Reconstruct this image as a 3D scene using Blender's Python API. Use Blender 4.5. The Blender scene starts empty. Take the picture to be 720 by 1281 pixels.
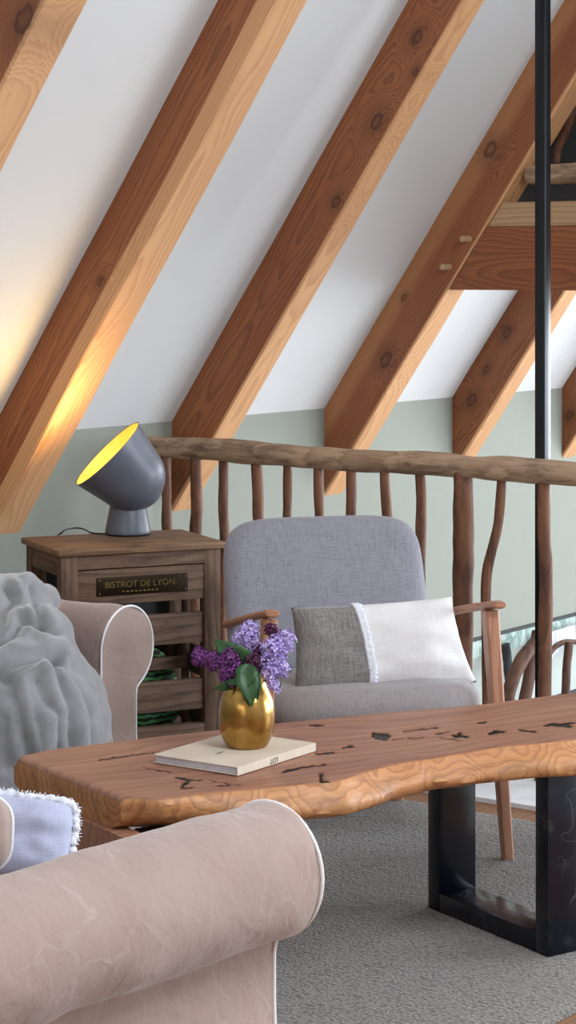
import bpy, bmesh, math, random
from mathutils import Vector, Matrix, noise
random.seed(7)
FPX, H, HY = 2800.0, 1.42, 337.0
PI = math.pi
COL = bpy.context.scene.collection
def U(px, py, Y): return Vector(((px-360)*Y/FPX, Y, H-(py-HY)*Y/FPX))
def UZ(px, py, z):
    Y = (H-z)*FPX/(py-HY); return U(px, py, Y)
def PX(p): return (360+FPX*p.x/p.y, HY+FPX*(H-p.z)/p.y)

# ------------------------------------------------------------------ materials
def lin(c):
    if isinstance(c, str):
        c = [int(c[i:i+2], 16)/255 for i in (0, 2, 4)]
    return tuple((x/12.92 if x <= .04045 else ((x+.055)/1.055)**2.4) for x in c)+(1,)
class NT:
    def __init__(s, name):
        s.m = bpy.data.materials.new(name); s.m.use_nodes = True
        s.t = s.m.node_tree; s.b = s.t.nodes['Principled BSDF']
    def n(s, typ, ins=None, **props):
        nd = s.t.nodes.new('ShaderNode'+typ)
        for k, v in props.items(): setattr(nd, k, v)
        for k, v in (ins or {}).items(): s.set(nd.inputs[k], v)
        return nd
    def set(s, inp, v):
        if isinstance(v, bpy.types.NodeSocket): s.t.links.new(v, inp)
        elif isinstance(v, bpy.types.Node): s.t.links.new(v.outputs[0], inp)
        else: inp.default_value = v
    def out(s, **kw):
        for k, v in kw.items(): s.set(s.b.inputs[k.replace('_', ' ')], v)
        return s.m
    def coord(s, scale=(1,1,1), kind='Object', loc=(0,0,0)):
        tc = s.n('TexCoord')
        return s.n('Mapping', {'Vector': tc.outputs[kind], 'Scale': scale, 'Location': loc}).outputs[0]
    def noise(s, vec, scale=5, detail=3, rough=.55, dist=0):
        return s.n('TexNoise', {'Vector': vec, 'Scale': scale, 'Detail': detail, 'Roughness': rough, 'Distortion': dist}).outputs[0]
    def math(s, op, a, b=0, c=0):
        nd = s.n('Math', {0: a, 1: b, 2: c}, operation=op); return nd.outputs[0]
    def ramp(s, fac, stops):
        nd = s.n('ValToRGB', {'Fac': fac}); e = nd.color_ramp.elements
        while len(e) < len(stops): e.new(.5)
        for i, (p, c) in enumerate(stops):
            e[i].position = p; e[i].color = c if len(c) == 4 else lin(c)
        return nd.outputs[0]
    def mix(s, fac, a, b, blend='MIX'):
        nd = s.n('Mix', data_type='RGBA', blend_type=blend)
        s.set(nd.inputs['Factor'], fac); s.set(nd.inputs[6], a); s.set(nd.inputs[7], b); return nd.outputs[2]
    def rng(s, v, a, b, c=0, d=1):
        return s.n('MapRange', {0: v, 1: a, 2: b, 3: c, 4: d}).outputs[0]
    def bump(s, h, strength=.3, dist=.01, normal=None):
        ins = {'Height': h, 'Strength': strength, 'Distance': dist}
        if normal is not None: ins['Normal'] = normal
        return s.n('Bump', ins).outputs[0]
def W3(v): g = (v, v, v, 1); return g
BW = lambda a: (a, a, a, 1)

def plain(name, col, rough=.6, metal=0, bscale=0, bstr=.1, var=1.0, **kw):
    t = NT(name)
    c = t.coord()
    n1 = t.noise(c, 14, 3)
    cc = lin(col)
    t.out(Base_Color=t.mix(t.rng(n1, .3, .7), tuple(x*(1-.1*var) for x in cc[:3])+(1,), tuple(min(1, x*(1+.07*var)) for x in cc[:3])+(1,)), Roughness=rough, Metallic=metal)
    if bscale: t.out(Normal=t.bump(t.noise(c, bscale, 4), bstr, .004))
    for k, v in kw.items(): t.out(**{k: v})
    return t.m

def wood(name, cols, freq=60, off=(-.05, .1), stretch=.12, warp=1.6, knots=None, pale_edge=None, rough=.6, grime=0, bumpv=.25, fiber=.35, loc=(0,0,0), crack=False, rk=.75, klist=(), seedx=0):
    """grain runs along local X; cols = dark, mid, light"""
    t = NT(name)
    base = t.coord(loc=loc)
    cw = t.n('Mapping', {'Vector': base, 'Scale': (stretch*6, 2.2, 2.2), 'Location': (seedx, seedx, 0)}).outputs[0]
    wv = t.noise(cw, 1.6, 2, .5)
    sx = t.n('SeparateXYZ', {'Vector': base})
    y = t.math('ADD', sx.outputs[1], off[0]); z = t.math('ADD', sx.outputs[2], off[1])
    r = t.math('SQRT', t.math('ADD', t.math('MULTIPLY', y, y), t.math('MULTIPLY', z, z)))
    ph = t.math('MULTIPLY', r, freq)
    ph = t.math('MULTIPLY_ADD', wv, warp*6, ph)
    kmask = None
    if knots:
        kc = t.n('Mapping', {'Vector': base, 'Scale': (knots*.8, knots*.35, knots*1.9)}).outputs[0]
        vo = t.n('TexVoronoi', {'Vector': kc, 'Scale': 1.0, 'Randomness': .85})
        dd = t.math('ADD', vo.outputs['Distance'], t.math('MULTIPLY', t.noise(base, 18, 2), .07))
        near = t.n('MapRange', {0: dd, 1: .05, 2: .38, 3: 1, 4: 0}, interpolation_type='SMOOTHERSTEP').outputs[0]
        ph = t.math('MULTIPLY_ADD', near, 16, ph)
        kmask = t.n('MapRange', {0: dd, 1: .08, 2: .17, 3: 1, 4: 0}, interpolation_type='SMOOTHSTEP').outputs[0]
    kdark = None
    for kx, kz_, kr in klist:
        dx = t.math('MULTIPLY', t.math('ADD', sx.outputs[0], -kx), .62/kr); dz = t.math('MULTIPLY', t.math('ADD', sx.outputs[2], -kz_), 1/kr)
        d_ = t.math('SQRT', t.math('ADD', t.math('MULTIPLY', dx, dx), t.math('MULTIPLY', dz, dz)))
        d_ = t.math('MULTIPLY_ADD', t.noise(base, 45, 2), .7, t.math('ADD', d_, -.35))
        ph = t.math('MULTIPLY_ADD', t.n('MapRange', {0: d_, 1: .6, 2: 4.5, 3: 1, 4: 0}, interpolation_type='SMOOTHERSTEP').outputs[0], 7, ph)
        core = t.rng(d_, .75, 1.15, .85, 0); halo = t.rng(d_, .9, 2.6, .35, 0); inner_ = t.rng(d_, .35, .7, -.35, 0)
        q = t.math('ADD', t.math('MAXIMUM', core, halo), inner_)
        kdark = q if kdark is None else t.math('MAXIMUM', kdark, q)
    ph = t.math('ADD', ph, t.math('MULTIPLY', t.noise(t.n('Mapping', {'Vector': base, 'Scale': (3, 30, 30)}).outputs[0], 1, 3), 1.2))
    fr = t.math('FRACT', ph)
    ring = t.math('MULTIPLY', t.math('POWER', fr, 2.2), t.rng(fr, 1.0, .88, 0, 1))
    fib = t.noise(t.n('Mapping', {'Vector': base, 'Scale': (5, 160, 160)}).outputs[0], 1, 4, .7)
    big = t.noise(t.n('Mapping', {'Vector': base, 'Scale': (1.2, 7, 7), 'Location': (seedx, 0, seedx)}).outputs[0], 1, 3)
    c = t.mix(t.rng(big, .3, .7), lin(cols[1]), lin(cols[2]))
    c = t.mix(t.math('MULTIPLY', ring, rk), c, lin(cols[0]))
    c = t.mix(t.math('MULTIPLY', t.rng(fib, .35, .75), fiber), c, lin(cols[0]))
    for ax, a, b, sc in (pale_edge or ()):
        sw_ = a > -.13 and a < -.1   # (axis index, from, to, colour) paler colour towards one edge, as on rafter undersides
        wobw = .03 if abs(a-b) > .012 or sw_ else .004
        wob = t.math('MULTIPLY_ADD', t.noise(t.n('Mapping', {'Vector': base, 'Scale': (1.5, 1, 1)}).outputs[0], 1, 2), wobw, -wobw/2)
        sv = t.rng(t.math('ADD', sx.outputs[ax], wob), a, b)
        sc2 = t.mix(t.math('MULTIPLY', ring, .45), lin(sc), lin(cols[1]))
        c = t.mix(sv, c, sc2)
    if kdark is not None: c = t.mix(kdark, c, lin('3a190c'))
    if kmask is not None:
        c = t.mix(t.math('MULTIPLY', kmask, .8), c, tuple(x*.35 for x in lin(cols[0])[:3])+(1,))
    if grime:
        g = t.noise(t.n('Mapping', {'Vector': base, 'Scale': (6, 22, 22)}).outputs[0], 1, 6, .7)
        gm = t.rng(g, .50, .62)
        c = t.mix(t.math('MULTIPLY', gm, grime), c, lin('2c1a12'))
    if crack:
        at = t.n('Attribute', attribute_name='crack')
        c = t.mix(t.rng(at.outputs['Fac'], .25, .6), c, lin('120806'))
    h = t.math('ADD', t.math('MULTIPLY', ring, -.5), t.math('MULTIPLY', fib, .6))
    return t.out(Base_Color=c, Roughness=t.rng(fib, .2, .8, rough-.08, rough+.1), Normal=t.bump(h, bumpv, .003))

FIR = ('552b18', '925430', 'a4683f')
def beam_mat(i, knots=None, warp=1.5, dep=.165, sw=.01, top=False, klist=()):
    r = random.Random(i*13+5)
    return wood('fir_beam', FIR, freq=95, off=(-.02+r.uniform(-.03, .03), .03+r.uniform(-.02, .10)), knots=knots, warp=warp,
                pale_edge=[(2, -.075, -.04, 'a8744c')]*top+[(2, -dep+sw+.008, -dep+sw+.001, 'cf9f72')], loc=(0, 0, 0), seedx=i*3.7, rough=.55, stretch=.16, klist=klist)
M = {}
M['old'] = wood('weathered_branch', ('70543f', 'a78b70', 'bfa488'), freq=40, off=(0, 0), warp=.8, grime=.55, rough=.75, bumpv=.7, stretch=.3)
M['branch_dark'] = wood('brown_timber', ('2e1a10', '58382a', '6e4935'), freq=60, off=(0, 0), warp=.8, grime=.4, rough=.7, bumpv=.4, stretch=.3)
M['branch'] = wood('dark_branch', ('3d2317', '6e4630', '8a5d40'), freq=90, off=(0, 0), warp=.8, grime=.55, rough=.7, bumpv=.6, stretch=.3)
M['crate'] = wood('reclaimed_wood', ('3c2b20', '6f5543', '846955'), freq=80, off=(.2, .13), warp=1.2, grime=.45, rough=.75, bumpv=.5, knots=1.2)
M['crate_top'] = wood('reclaimed_top', ('4c3323', '7f5f44', '967352'), freq=70, off=(.1, .16), warp=1.6, grime=.4, rough=.6, bumpv=.4, knots=1.0)
M['slab'] = wood('live_edge_slab', ('62392a', '966650', 'ae7e63'), rk=.6, freq=30, off=(-.05, -.30), warp=1.1, rough=.42, bumpv=.1, fiber=.3, stretch=.16, crack=True)
M['slab_edge'] = wood('live_edge_bark_face', ('74401f', 'bd814f', 'd8a06c'), rk=.6, freq=42, off=(.35, -.44), warp=2.4, rough=.5, bumpv=.4, grime=.25, stretch=.7)
M['oak'] = wood('floor_oak', ('5d3d26', '8a6242', '9a7150'), freq=50, off=(.3, .2), warp=1.2, rough=.5)
M['beech'] = wood('beech', ('8d5a42', 'b07f64', 'bd8d72'), freq=120, off=(.03, .05), warp=.5, rough=.42, bumpv=.08, fiber=.2)
M['pale_board'] = wood('pale_board', ('8f6f4e', 'b3946f', 'c0a27c'), freq=60, off=(.0, .3), warp=.8, rough=.65)
M['sage'] = plain('sage_paint', '868a80', .8, 0, 60, .05, var=.15)
M['plaster'] = plain('white_plaster', 'd0d2d3', .85, 0, 40, .05, var=.12)
M['lower_wall'] = plain('pale_lower_wall', 'a9b1ac', .85, 0, 40, .05, var=.12)
M['white_board'] = plain('white_board', 'dfe3e6', .5, 0, 20, .1)
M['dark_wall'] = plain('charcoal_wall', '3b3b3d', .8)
M['steel'] = plain('dark_steel', '23272c', .32, .6, 30, .05)
M['lacquer'] = plain('navy_black_lacquer', '0a0d18', .3, .0, 8, .05)
def smudged():
    t = NT('smudged_black_steel'); c = t.coord()
    n = t.noise(c, 5, 2, .5, 2.5); line = t.rng(t.math('ABSOLUTE', t.math('ADD', n, -.5)), 0, .010, 1, 0)
    g = t.rng(t.noise(c, 3, 2), .52, .6); f = t.math('MULTIPLY', line, g)
    p = t.math('MULTIPLY', t.rng(t.noise(c, 16, 4, .6), .60, .68), .22); f = t.math('MAXIMUM', t.math('MULTIPLY', f, .5), p)
    return t.out(Base_Color=t.mix(f, lin('090c1a'), lin('4a4744')), Roughness=t.rng(f, 0, 1, .2, .6))
M['lacquer'] = smudged()
M['lamp_body'] = plain('blue_grey_lamp_paint', '555a66', .38)
M['black'] = plain('black_rubber', '0c0c0d', .5)
M['brass_dark'] = plain('dark_brass_plate', '2e2416', .45, .8, 120, .3)
M['brass_letter'] = plain('brass_letters', '9a7e4c', .4, .8)
M['book_cloth'] = plain('beige_book_cloth', 'cdbfae', .75, 0, 400, .2)
M['pages'] = plain('book_pages', 'dfe2ee', .8)
M['ink'] = plain('book_ink', '3a3330', .7)
M['piping'] = plain('white_piping', 'e6e3e4', .7, 0, 200, .2)
M['chrome'] = plain('nail_head', '9b9186', .3, .9)

def marble():
    t = NT('marbled_edge_strip'); c = t.coord()
    n = t.noise(c, 7, 4, .6, .6)
    return t.out(Base_Color=t.ramp(n, [(.35, '9fb5ae'), (.5, 'b9c7c2'), (.56, '7c958e'), (.64, 'aabdb7')]), Roughness=.2)
M['marble'] = marble()
def gold():
    t = NT('polished_gold'); c = t.coord()
    n = t.noise(c, 26, 4); n2 = t.noise(c, 6, 2)
    return t.out(Base_Color=t.mix(t.rng(n, .35, .7), lin('bf9a5a'), lin('9c7638')), Metallic=1.0, Roughness=t.rng(n, .3, .7, .16, .3), Normal=t.bump(n2, .25, .01))
M['gold'] = gold()
def linen(name, a, b, sc=1.0, rough=.9, slub=.5):
    t = NT(name); c = t.coord()
    nx = t.noise(t.n('Mapping', {'Vector': c, 'Scale': (30*sc, 420*sc, 420*sc)}).outputs[0], 1, 2, .6)
    nz = t.noise(t.n('Mapping', {'Vector': c, 'Scale': (420*sc, 30*sc, 30*sc)}).outputs[0], 1, 2, .6)
    big = t.noise(c, 9*sc, 3)
    f = t.math('ADD', t.math('MULTIPLY', nx, .5), t.math('MULTIPLY', nz, .5))
    col = t.mix(t.rng(f, .36, .60), lin(a), lin(b))
    sl = t.rng(t.math('MAXIMUM', nx, nz), .60, .72)
    col = t.mix(t.math('MULTIPLY', sl, slub), col, tuple(x*.55 for x in lin(a)[:3])+(1,))
    col = t.mix(t.math('MULTIPLY', t.rng(big, .4, .7), .12), col, lin(a))
    return t.out(Base_Color=col, Roughness=rough, Sheen_Weight=.25, Normal=t.bump(f, .5, .002))
M['linen_chair'] = linen('lavender_grey_linen', '73727c', '92919b')
M['linen_seat'] = linen('warm_grey_linen', '7f7878', '9b9393')
M['linen_dark'] = linen('taupe_melange', '5f5b59', '938e8b', 1.1, slub=.35)
M['linen_white'] = linen('off_white_linen', 'd3d0d1', 'e2e0e0', 1.2, slub=.04)
M['lavender'] = linen('lavender_cotton', 'a4a8c2', 'b4b8d0', 1.2, slub=.03)
M['fringe'] = plain('white_fringe', 'e4e6ee', .9, 0, 150, .6)
def slip(name, a, b):
    t = NT(name); c = t.coord()
    d = t.noise(c, 3.0, 4, .6)
    wc = t.n('VectorMath', {0: c, 1: t.n('VectorMath', {0: t.n('TexNoise', {'Vector': c, 'Scale': 9.0, 'Detail': 4}).outputs['Color'], 1: (.13, .13, .13)}, operation='MULTIPLY').outputs[0]}, operation='ADD').outputs[0]
    v = t.n('TexVoronoi', {'Vector': wc, 'Scale': 9.0}, feature='DISTANCE_TO_EDGE').outputs['Distance']
    cr = t.rng(v, .0, .045, 1, 0)
    gate = t.rng(t.noise(c, 5, 2), .48, .62)
    crg = t.math('MULTIPLY', cr, gate)
    st = t.noise(t.n('Mapping', {'Vector': wc, 'Scale': (4, 13, 9)}).outputs[0], 1.6, 5, .62)
    col = t.mix(t.rng(d, .3, .7), lin(a), lin(b))
    col = t.mix(t.math('MULTIPLY', crg, .16), col, lin('cfc2be'))
    w = t.noise(c, 700, 1)
    st = t.noise(t.n('Mapping', {'Vector': wc, 'Scale': (1, 1.3, 1.2)}).outputs[0], 11, 4, .55)
    h = t.math('ADD', t.math('MULTIPLY', crg, .12), t.math('MULTIPLY', st, 1.3))
    n1 = t.bump(h, .42, .010); n2 = t.bump(w, .15, .001, n1)
    return t.out(Base_Color=col, Roughness=.85, Sheen_Weight=.3, Normal=n2)
M['slip'] = slip('rose_beige_slipcover', '988279', 'a68f86')
def fur():
    t = NT('grey_plush'); c = t.coord()
    n = t.noise(c, 420, 2); s = t.noise(c, 16, 3)
    col = t.mix(t.rng(s, .3, .7), lin('77777a'), lin('8d8d90'))
    col = t.mix(t.math('MULTIPLY', t.rng(n, .45, .7), .18), col, lin('6f7277'))
    return t.out(Base_Color=col, Roughness=.95, Sheen_Weight=.7, Sheen_Roughness=.4, Normal=t.bump(n, .5, .003))
M['plush'] = fur()
def rugm():
    t = NT('grey_pile_rug'); c = t.coord()
    n = t.noise(c, 150, 3, .75); v = t.n('TexVoronoi', {'Vector': c, 'Scale': 125.0}).outputs['Distance']
    b = t.noise(c, 4, 3)
    f = t.math('ADD', t.math('MULTIPLY', n, .6), t.math('MULTIPLY', v, .5))
    col = t.mix(t.rng(f, .3, .75), lin('9c938b'), lin('45403c'))
    col = t.mix(t.math('MULTIPLY', t.rng(b, .4, .65), .25), col, lin('726d69'))
    return t.out(Base_Color=col, Roughness=.95, Sheen_Weight=.3, Normal=t.bump(f, 1.0, .012))
M['rug'] = rugm()
def zebra():
    t = NT('green_striped_cloth'); c = t.coord()
    w = t.n('TexWave', {'Vector': c, 'Scale': 22.0, 'Distortion': 4.0, 'Detail': 2.0, 'Detail Scale': 1.5}, wave_type='BANDS', bands_direction='Z').outputs['Fac']
    return t.out(Base_Color=t.mix(t.rng(w, .45, .55), lin('4fa05c'), lin('0b140e')), Roughness=.6)
M['zebra'] = zebra()
def leafm():
    t = NT('lilac_leaf'); c = t.coord(); n = t.noise(c, 40, 3)
    return t.out(Base_Color=t.mix(n, lin('16381c'), lin('2c5a2a')), Roughness=.45)
M['leaf'] = leafm()
M['stem'] = plain('lilac_stem', '4e5a34', .6)
def petal(name, a, b):
    t = NT(name); c = t.coord(); n = t.noise(c, 160, 2)
    return t.out(Base_Color=t.mix(t.rng(n, .35, .65), lin(a), lin(b)), Roughness=.6)
M['pet_dark'] = petal('purple_petals', '4c1f55', '8a4391')
M['pet_light'] = petal('lilac_petals', '8f78c4', 'cdbdea')
M['pet_plum'] = petal('plum_petals', '3f1433', '6b2a5a')
def emis(name, col, st):
    t = NT(name); return t.out(Base_Color=lin(col), Emission_Color=lin(col), Emission_Strength=st)
M['bulb'] = emis('lit_bulb', 'ffdf90', 13)
M['lamp_inner'] = plain('yellow_lamp_lining', 'f6e07a', .5)
M['winlight'] = plain('window_reveal', 'd8dede', .4)

# ------------------------------------------------------------------ mesh helpers
def link(name, bm, m, parent=None, mw=None, smooth=True, autos=None):
    me = bpy.data.meshes.new(name)
    bmesh.ops.recalc_face_normals(bm, faces=bm.faces[:])
    bm.to_mesh(me); bm.free()
    ms = m if isinstance(m, (list, tuple)) else [m]
    for x in ms: me.materials.append(M[x] if isinstance(x, str) else x)
    o = bpy.data.objects.new(name, me); COL.objects.link(o)
    if parent is not None: o.parent = parent
    elif mw is not None: o.matrix_world = mw
    if smooth:
        for p in me.polygons: p.use_smooth = True
        if autos: me.set_sharp_from_angle(angle=math.radians(autos))
    return o
def tag(o, label, cat=None, group=None, kind=None):
    o['label'] = label
    if cat: o['category'] = cat
    if group: o['group'] = group
    if kind: o['kind'] = kind
    return o
def frame(org, ex, ez=(0, 0, 1)):
    ex = Vector(ex).normalized(); ez = Vector(ez)
    ez = (ez-ex*ez.dot(ex)).normalized(); ey = ez.cross(ex)
    m = Matrix((ex, ey, ez)).transposed().to_4x4(); m.translation = Vector(org); return m
def empty(name, mw, label, cat, group=None):
    o = bpy.data.objects.new(name, None); COL.objects.link(o); o.matrix_world = mw; o.empty_display_size = .1
    return tag(o, label, cat, group)
def box(bm, lo, hi, bev=.0, seg=2, mw=None, cut=0):
    vs = [bm.verts.new((x, y, z)) for x in (lo[0], hi[0]) for y in (lo[1], hi[1]) for z in (lo[2], hi[2])]
    f = [(0, 1, 3, 2), (4, 6, 7, 5), (0, 4, 5, 1), (2, 3, 7, 6), (0, 2, 6, 4), (1, 5, 7, 3)]
    fs = [bm.faces.new([vs[i] for i in q]) for q in f]
    if bev:
        es = list({e for q in fs for e in q.edges})
        r = bmesh.ops.bevel(bm, geom=es, offset=bev, segments=seg, affect='EDGES', profile=.5)
        vs = list({v for q in r['faces'] for v in q.verts} | {v for v in vs if v.is_valid})
    if mw is not None:
        for v in vs: v.co = mw @ v.co
    return vs
def boxo(name, lo, hi, m, parent=None, mw=None, bev=.003, **kw):
    bm = bmesh.new(); box(bm, lo, hi, bev); return link(name, bm, m, parent, mw, autos=35)
def bez(pts, n):
    """Catmull-Rom through pts (lists of floats)"""
    out = []; P = [pts[0]]+list(pts)+[pts[-1]]
    for i in range(1, len(P)-2):
        for k in range(n):
            t = k/n; r = []
            for a, b, c, d in zip(P[i-1], P[i], P[i+1], P[i+2]):
                r.append(.5*((2*b)+(-a+c)*t+(2*a-5*b+4*c-d)*t*t+(-a+3*b-3*c+d)*t**3))
            out.append(r)
    out.append(list(pts[-1])); return out
def tube(bm, pts, radii, seg=10, up=(0, 0, 1), flat=1.0, rough=0, seed=0, closed=False, caps=True):
    pts = [Vector(p) for p in pts]; rings = []
    n = len(pts)
    if not isinstance(radii, (list, tuple)): radii = [radii]*n
    side = None
    for i, p in enumerate(pts):
        if closed: t = pts[(i+1) % n]-pts[i-1]
        else: t = pts[min(i+1, n-1)]-pts[max(i-1, 0)]
        t.normalize()
        if side is None:
            u = Vector(up)
            if abs(u.dot(t)) > .95: u = Vector((1, 0, 0)) if abs(t.x) < .9 else Vector((0, 1, 0))
            side = t.cross(u).normalized()
        else: side = (side-t*side.dot(t)).normalized()
        upv = side.cross(t).normalized()
        ring = []
        for k in range(seg):
            a = 2*PI*k/seg; r = radii[i]
            if rough: r *= 1+rough*noise.noise(Vector((math.cos(a)*1.3+seed, math.sin(a)*1.3, i*.25+seed*3)))
            ring.append(bm.verts.new(p+side*(math.cos(a)*r)+upv*(math.sin(a)*r*flat)))
        rings.append(ring)
    m = n if closed else n-1
    for i in range(m):
        A, B = rings[i], rings[(i+1) % n]
        for k in range(seg): bm.faces.new((A[k], A[(k+1) % seg], B[(k+1) % seg], B[k]))
    if caps and not closed:
        bm.faces.new(rings[0][::-1]); bm.faces.new(rings[-1])
    return rings
def lathe(bm, prof, seg=40, mw=None, cap0=True, cap1=True):
    rings = []
    for r, z in prof:
        rings.append([bm.verts.new((math.cos(2*PI*k/seg)*r, math.sin(2*PI*k/seg)*r, z)) for k in range(seg)])
    for A, B in zip(rings, rings[1:]):
        for k in range(seg): bm.faces.new((A[k], A[(k+1) % seg], B[(k+1) % seg], B[k]))
    if cap0: bm.faces.new(rings[0][::-1])
    if cap1: bm.faces.new(rings[-1])
    if mw is not None:
        for R in rings:
            for v in R: v.co = mw @ v.co
def loft(bm, rings, caps=True):
    R = [[bm.verts.new(p) for p in r] for r in rings]; n = len(R[0])
    for A, B in zip(R, R[1:]):
        for k in range(n): bm.faces.new((A[k], A[(k+1) % n], B[(k+1) % n], B[k]))
    if caps: bm.faces.new(R[0][::-1]); bm.faces.new(R[-1])
    return R
def cushion(bm, w, h, t, n=26, pinch=.06, wr=.006, seed=0, e=2.6, fill=.5, cr=0):
    """pillow in local XZ, thickness along Y"""
    sides = []
    for s in (-1, 1):
        g = {}
        for i in range(n+1):
            for j in range(n+1):
                u = -1+2*i/n; v = -1+2*j/n
                if (i in (0, n) or j in (0, n)) and s == 1: g[i, j] = sides[0][i, j]; continue
                k = (max(0, 1-abs(u)**e)*max(0, 1-abs(v)**e))**fill
                x = w/2*u*(1-pinch*(1-v*v)); z = h/2*v*(1-pinch*(1-u*u)); x *= 1-cr*v**4; z *= 1-cr*u**4
                w_ = wr*noise.noise(Vector((u*3+seed, v*3, s*5)))+wr*1.2*noise.noise(Vector((u*1.4+seed, v*1.4, s*3)))
                g[i, j] = bm.verts.new((x, s*t/2*k+(w_*min(1, k*3)), z))
        sides.append(g)
    for g in sides:
        for i in range(n):
            for j in range(n):
                try: bm.faces.new((g[i, j], g[i+1, j], g[i+1, j+1], g[i, j+1]))
                except ValueError: pass
    return sides
def textmesh(name, txt, size, m, parent, mw, ext=.0006, sx=1.0):
    cu = bpy.data.curves.new(name, 'FONT'); cu.body = txt; cu.size = size; cu.extrude = ext; cu.align_x = 'CENTER'; cu.align_y = 'CENTER'
    o = bpy.data.objects.new('tmp', cu); COL.objects.link(o)
    dg = bpy.context.evaluated_depsgraph_get(); me = bpy.data.meshes.new_from_object(o.evaluated_get(dg))
    bpy.data.objects.remove(o); me.name = name
    me.transform(Matrix.Diagonal((sx, 1, 1, 1)))
    me.materials.clear(); me.materials.append(M[m])
    r = bpy.data.objects.new(name, me); COL.objects.link(r); r.parent = parent; r.matrix_local = mw
    return r

# ------------------------------------------------------------------ house frame: a along the knee wall, b into the room
W0 = Vector((-.368, 7.1, 0)); D = Vector((.595, .804, 0)).normalized(); N = Vector((D.y, -D.x, 0))
def hb(a, b, z): return W0+D*a+N*b+Vector((0, 0, z))
HM = frame(W0, D)      # local (a, -b, z)
TAN = 1.42; PH = math.atan(TAN); ZT = .938; PL = .286; S = .83; TB = .13
RIDGE_B = 3.1; RZ = ZT+RIDGE_B*TAN
def sbox(name, a0, a1, b0, b1, z0, z1, m, label=None, bev=0):
    bm = bmesh.new(); box(bm, (a0, -b1, z0), (a1, -b0, z1), bev)
    o = link(name, bm, m, None, HM, smooth=False); o['kind'] = 'structure'
    if label: o['label'] = label
    return o
A0, A1, B1 = -8.2, 5.6, 6.3
sbox('floor', A0, -.386, 0, B1, -.28, 0, 'oak', 'brown timber floor of the loft room around the grey rug')
sbox('floor', A0, A1, -.2, B1, -2.9, -2.7, 'oak', 'timber floor of the storey below the stairwell')
sbox('wall_left', A0, A1, -.25, 0, 0.012, ZT, 'sage', 'low sage green knee wall under the sloping white ceiling')
sbox('trim_1', .02, A1, -.25, .006, -.066, 0, 'marble', 'pale marbled edge strip along the wall at floor height in the stairwell')
sbox('trim_3', .02, A1, -.25, .012, 0.0, .012, 'dark_wall', 'thin dark line above the pale edge strip in the stairwell')
sbox('wall_lower', A0, A1, -.25, 0, -2.7, -.066, 'lower_wall', 'pale wall of the storey below seen through the banister')
sbox('trim_2', -.386, -.05, .0, B1, -.28, .012, 'white_board', 'white painted sill board under the wooden banister')
# roof planes
bm = bmesh.new()
def slab4(bm, pts, th):
    a = [bm.verts.new(p) for p in pts]; nrm = (pts[1]-pts[0]).cross(pts[2]-pts[0]).normalized()
    if nrm.z < 0: nrm = -nrm
    b = [bm.verts.new(p+nrm*th) for p in pts]; k = len(a)
    bm.faces.new(a); bm.faces.new(b[::-1])
    for i in range(k): bm.faces.new((a[i], a[(i+1) % k], b[(i+1) % k], b[i]))
slab4(bm, [Vector(p) for p in ((A0, 0, ZT), (A1, 0, ZT), (A1, -RIDGE_B, RZ), (A0, -RIDGE_B, RZ))], .12)
o = link('ceiling', bm, 'plaster', None, HM, smooth=False); tag(o, 'sloping white plastered ceiling between the wooden rafters', kind='structure')
bm = bmesh.new()
slab4(bm, [Vector(p) for p in ((A0, -RIDGE_B, RZ), (A1, -RIDGE_B, RZ), (A1, -B1, 2.5), (A0, -B1, 2.5))], .12)
o = link('ceiling', bm, 'plaster', None, HM, smooth=False); tag(o, 'opposite roof slope behind the viewer', kind='structure')
# right wall with a long window, gables with windows (openings left free)
def wall_b(name, b0, b1, z0, z1, a0, a1, wa0, wa1, wz0, wz1, m, label):
    bm = bmesh.new()
    for q in ((a0, wa0, z0, z1), (wa1, a1, z0, z1), (wa0, wa1, z0, wz0), (wa0, wa1, wz1, z1)):
        if q[1]-q[0] > .01 and q[3]-q[2] > .01: box(bm, (q[0], -b1, q[2]), (q[1], -b0, q[3]))
    o = link(name, bm, m, None, HM, smooth=False); tag(o, label, kind='structure')
wall_b('wall_right', B1, B1+.2, 0, 2.5, A0, A1, 1.2, 5.4, .5, 2.35, 'plaster', 'side wall with a long window, outside the picture')
wall_b('wall_right', B1, B1+.2, -2.9, 0, A0, A1, .4, 5.2, -2.2, -.4, 'plaster', 'side wall of the lower storey with a window')
def gable(name, a0, a1, wb0, wb1, wz0, wz1, label):
    bm = bmesh.new()
    def prism(pts):
        A = [bm.verts.new((a0, -b, z)) for b, z in pts]; B = [bm.verts.new((a1, -b, z)) for b, z in pts]; k = len(A)
        bm.faces.new(A); bm.faces.new(B[::-1])
        for i in range(k): bm.faces.new((A[i], A[(i+1) % k], B[(i+1) % k], B[i]))
    zr = lambda b: ZT+b*TAN if b <= RIDGE_B else RZ-(b-RIDGE_B)*(RZ-2.5)/(B1-RIDGE_B)
    prism([(0, -2.9), (wb0, -2.9), (wb0, zr(wb0)), (0, ZT)])
    prism([(wb1, -2.9), (B1, -2.9), (B1, 2.5), (wb1, zr(wb1))])
    prism([(wb0, -2.9), (wb1, -2.9), (wb1, wz0), (wb0, wz0)])
    pts = [(wb0, wz1), (wb1, wz1), (wb1, zr(wb1))]+([(RIDGE_B, RZ)] if wb0 < RIDGE_B < wb1 else [])+[(wb0, zr(wb0))]
    prism(pts)
    o = link(name, bm, 'plaster', None, HM, smooth=False); tag(o, label, kind='structure')
gable('wall_far', A1, A1+.2, 1.4, 5.4, .2, 2.6, 'far gable wall with a large window')
gable('wall_near', A0-.2, A0, 1.6, 5.2, .7, 2.6, 'gable wall behind the viewer with a window')

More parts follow.
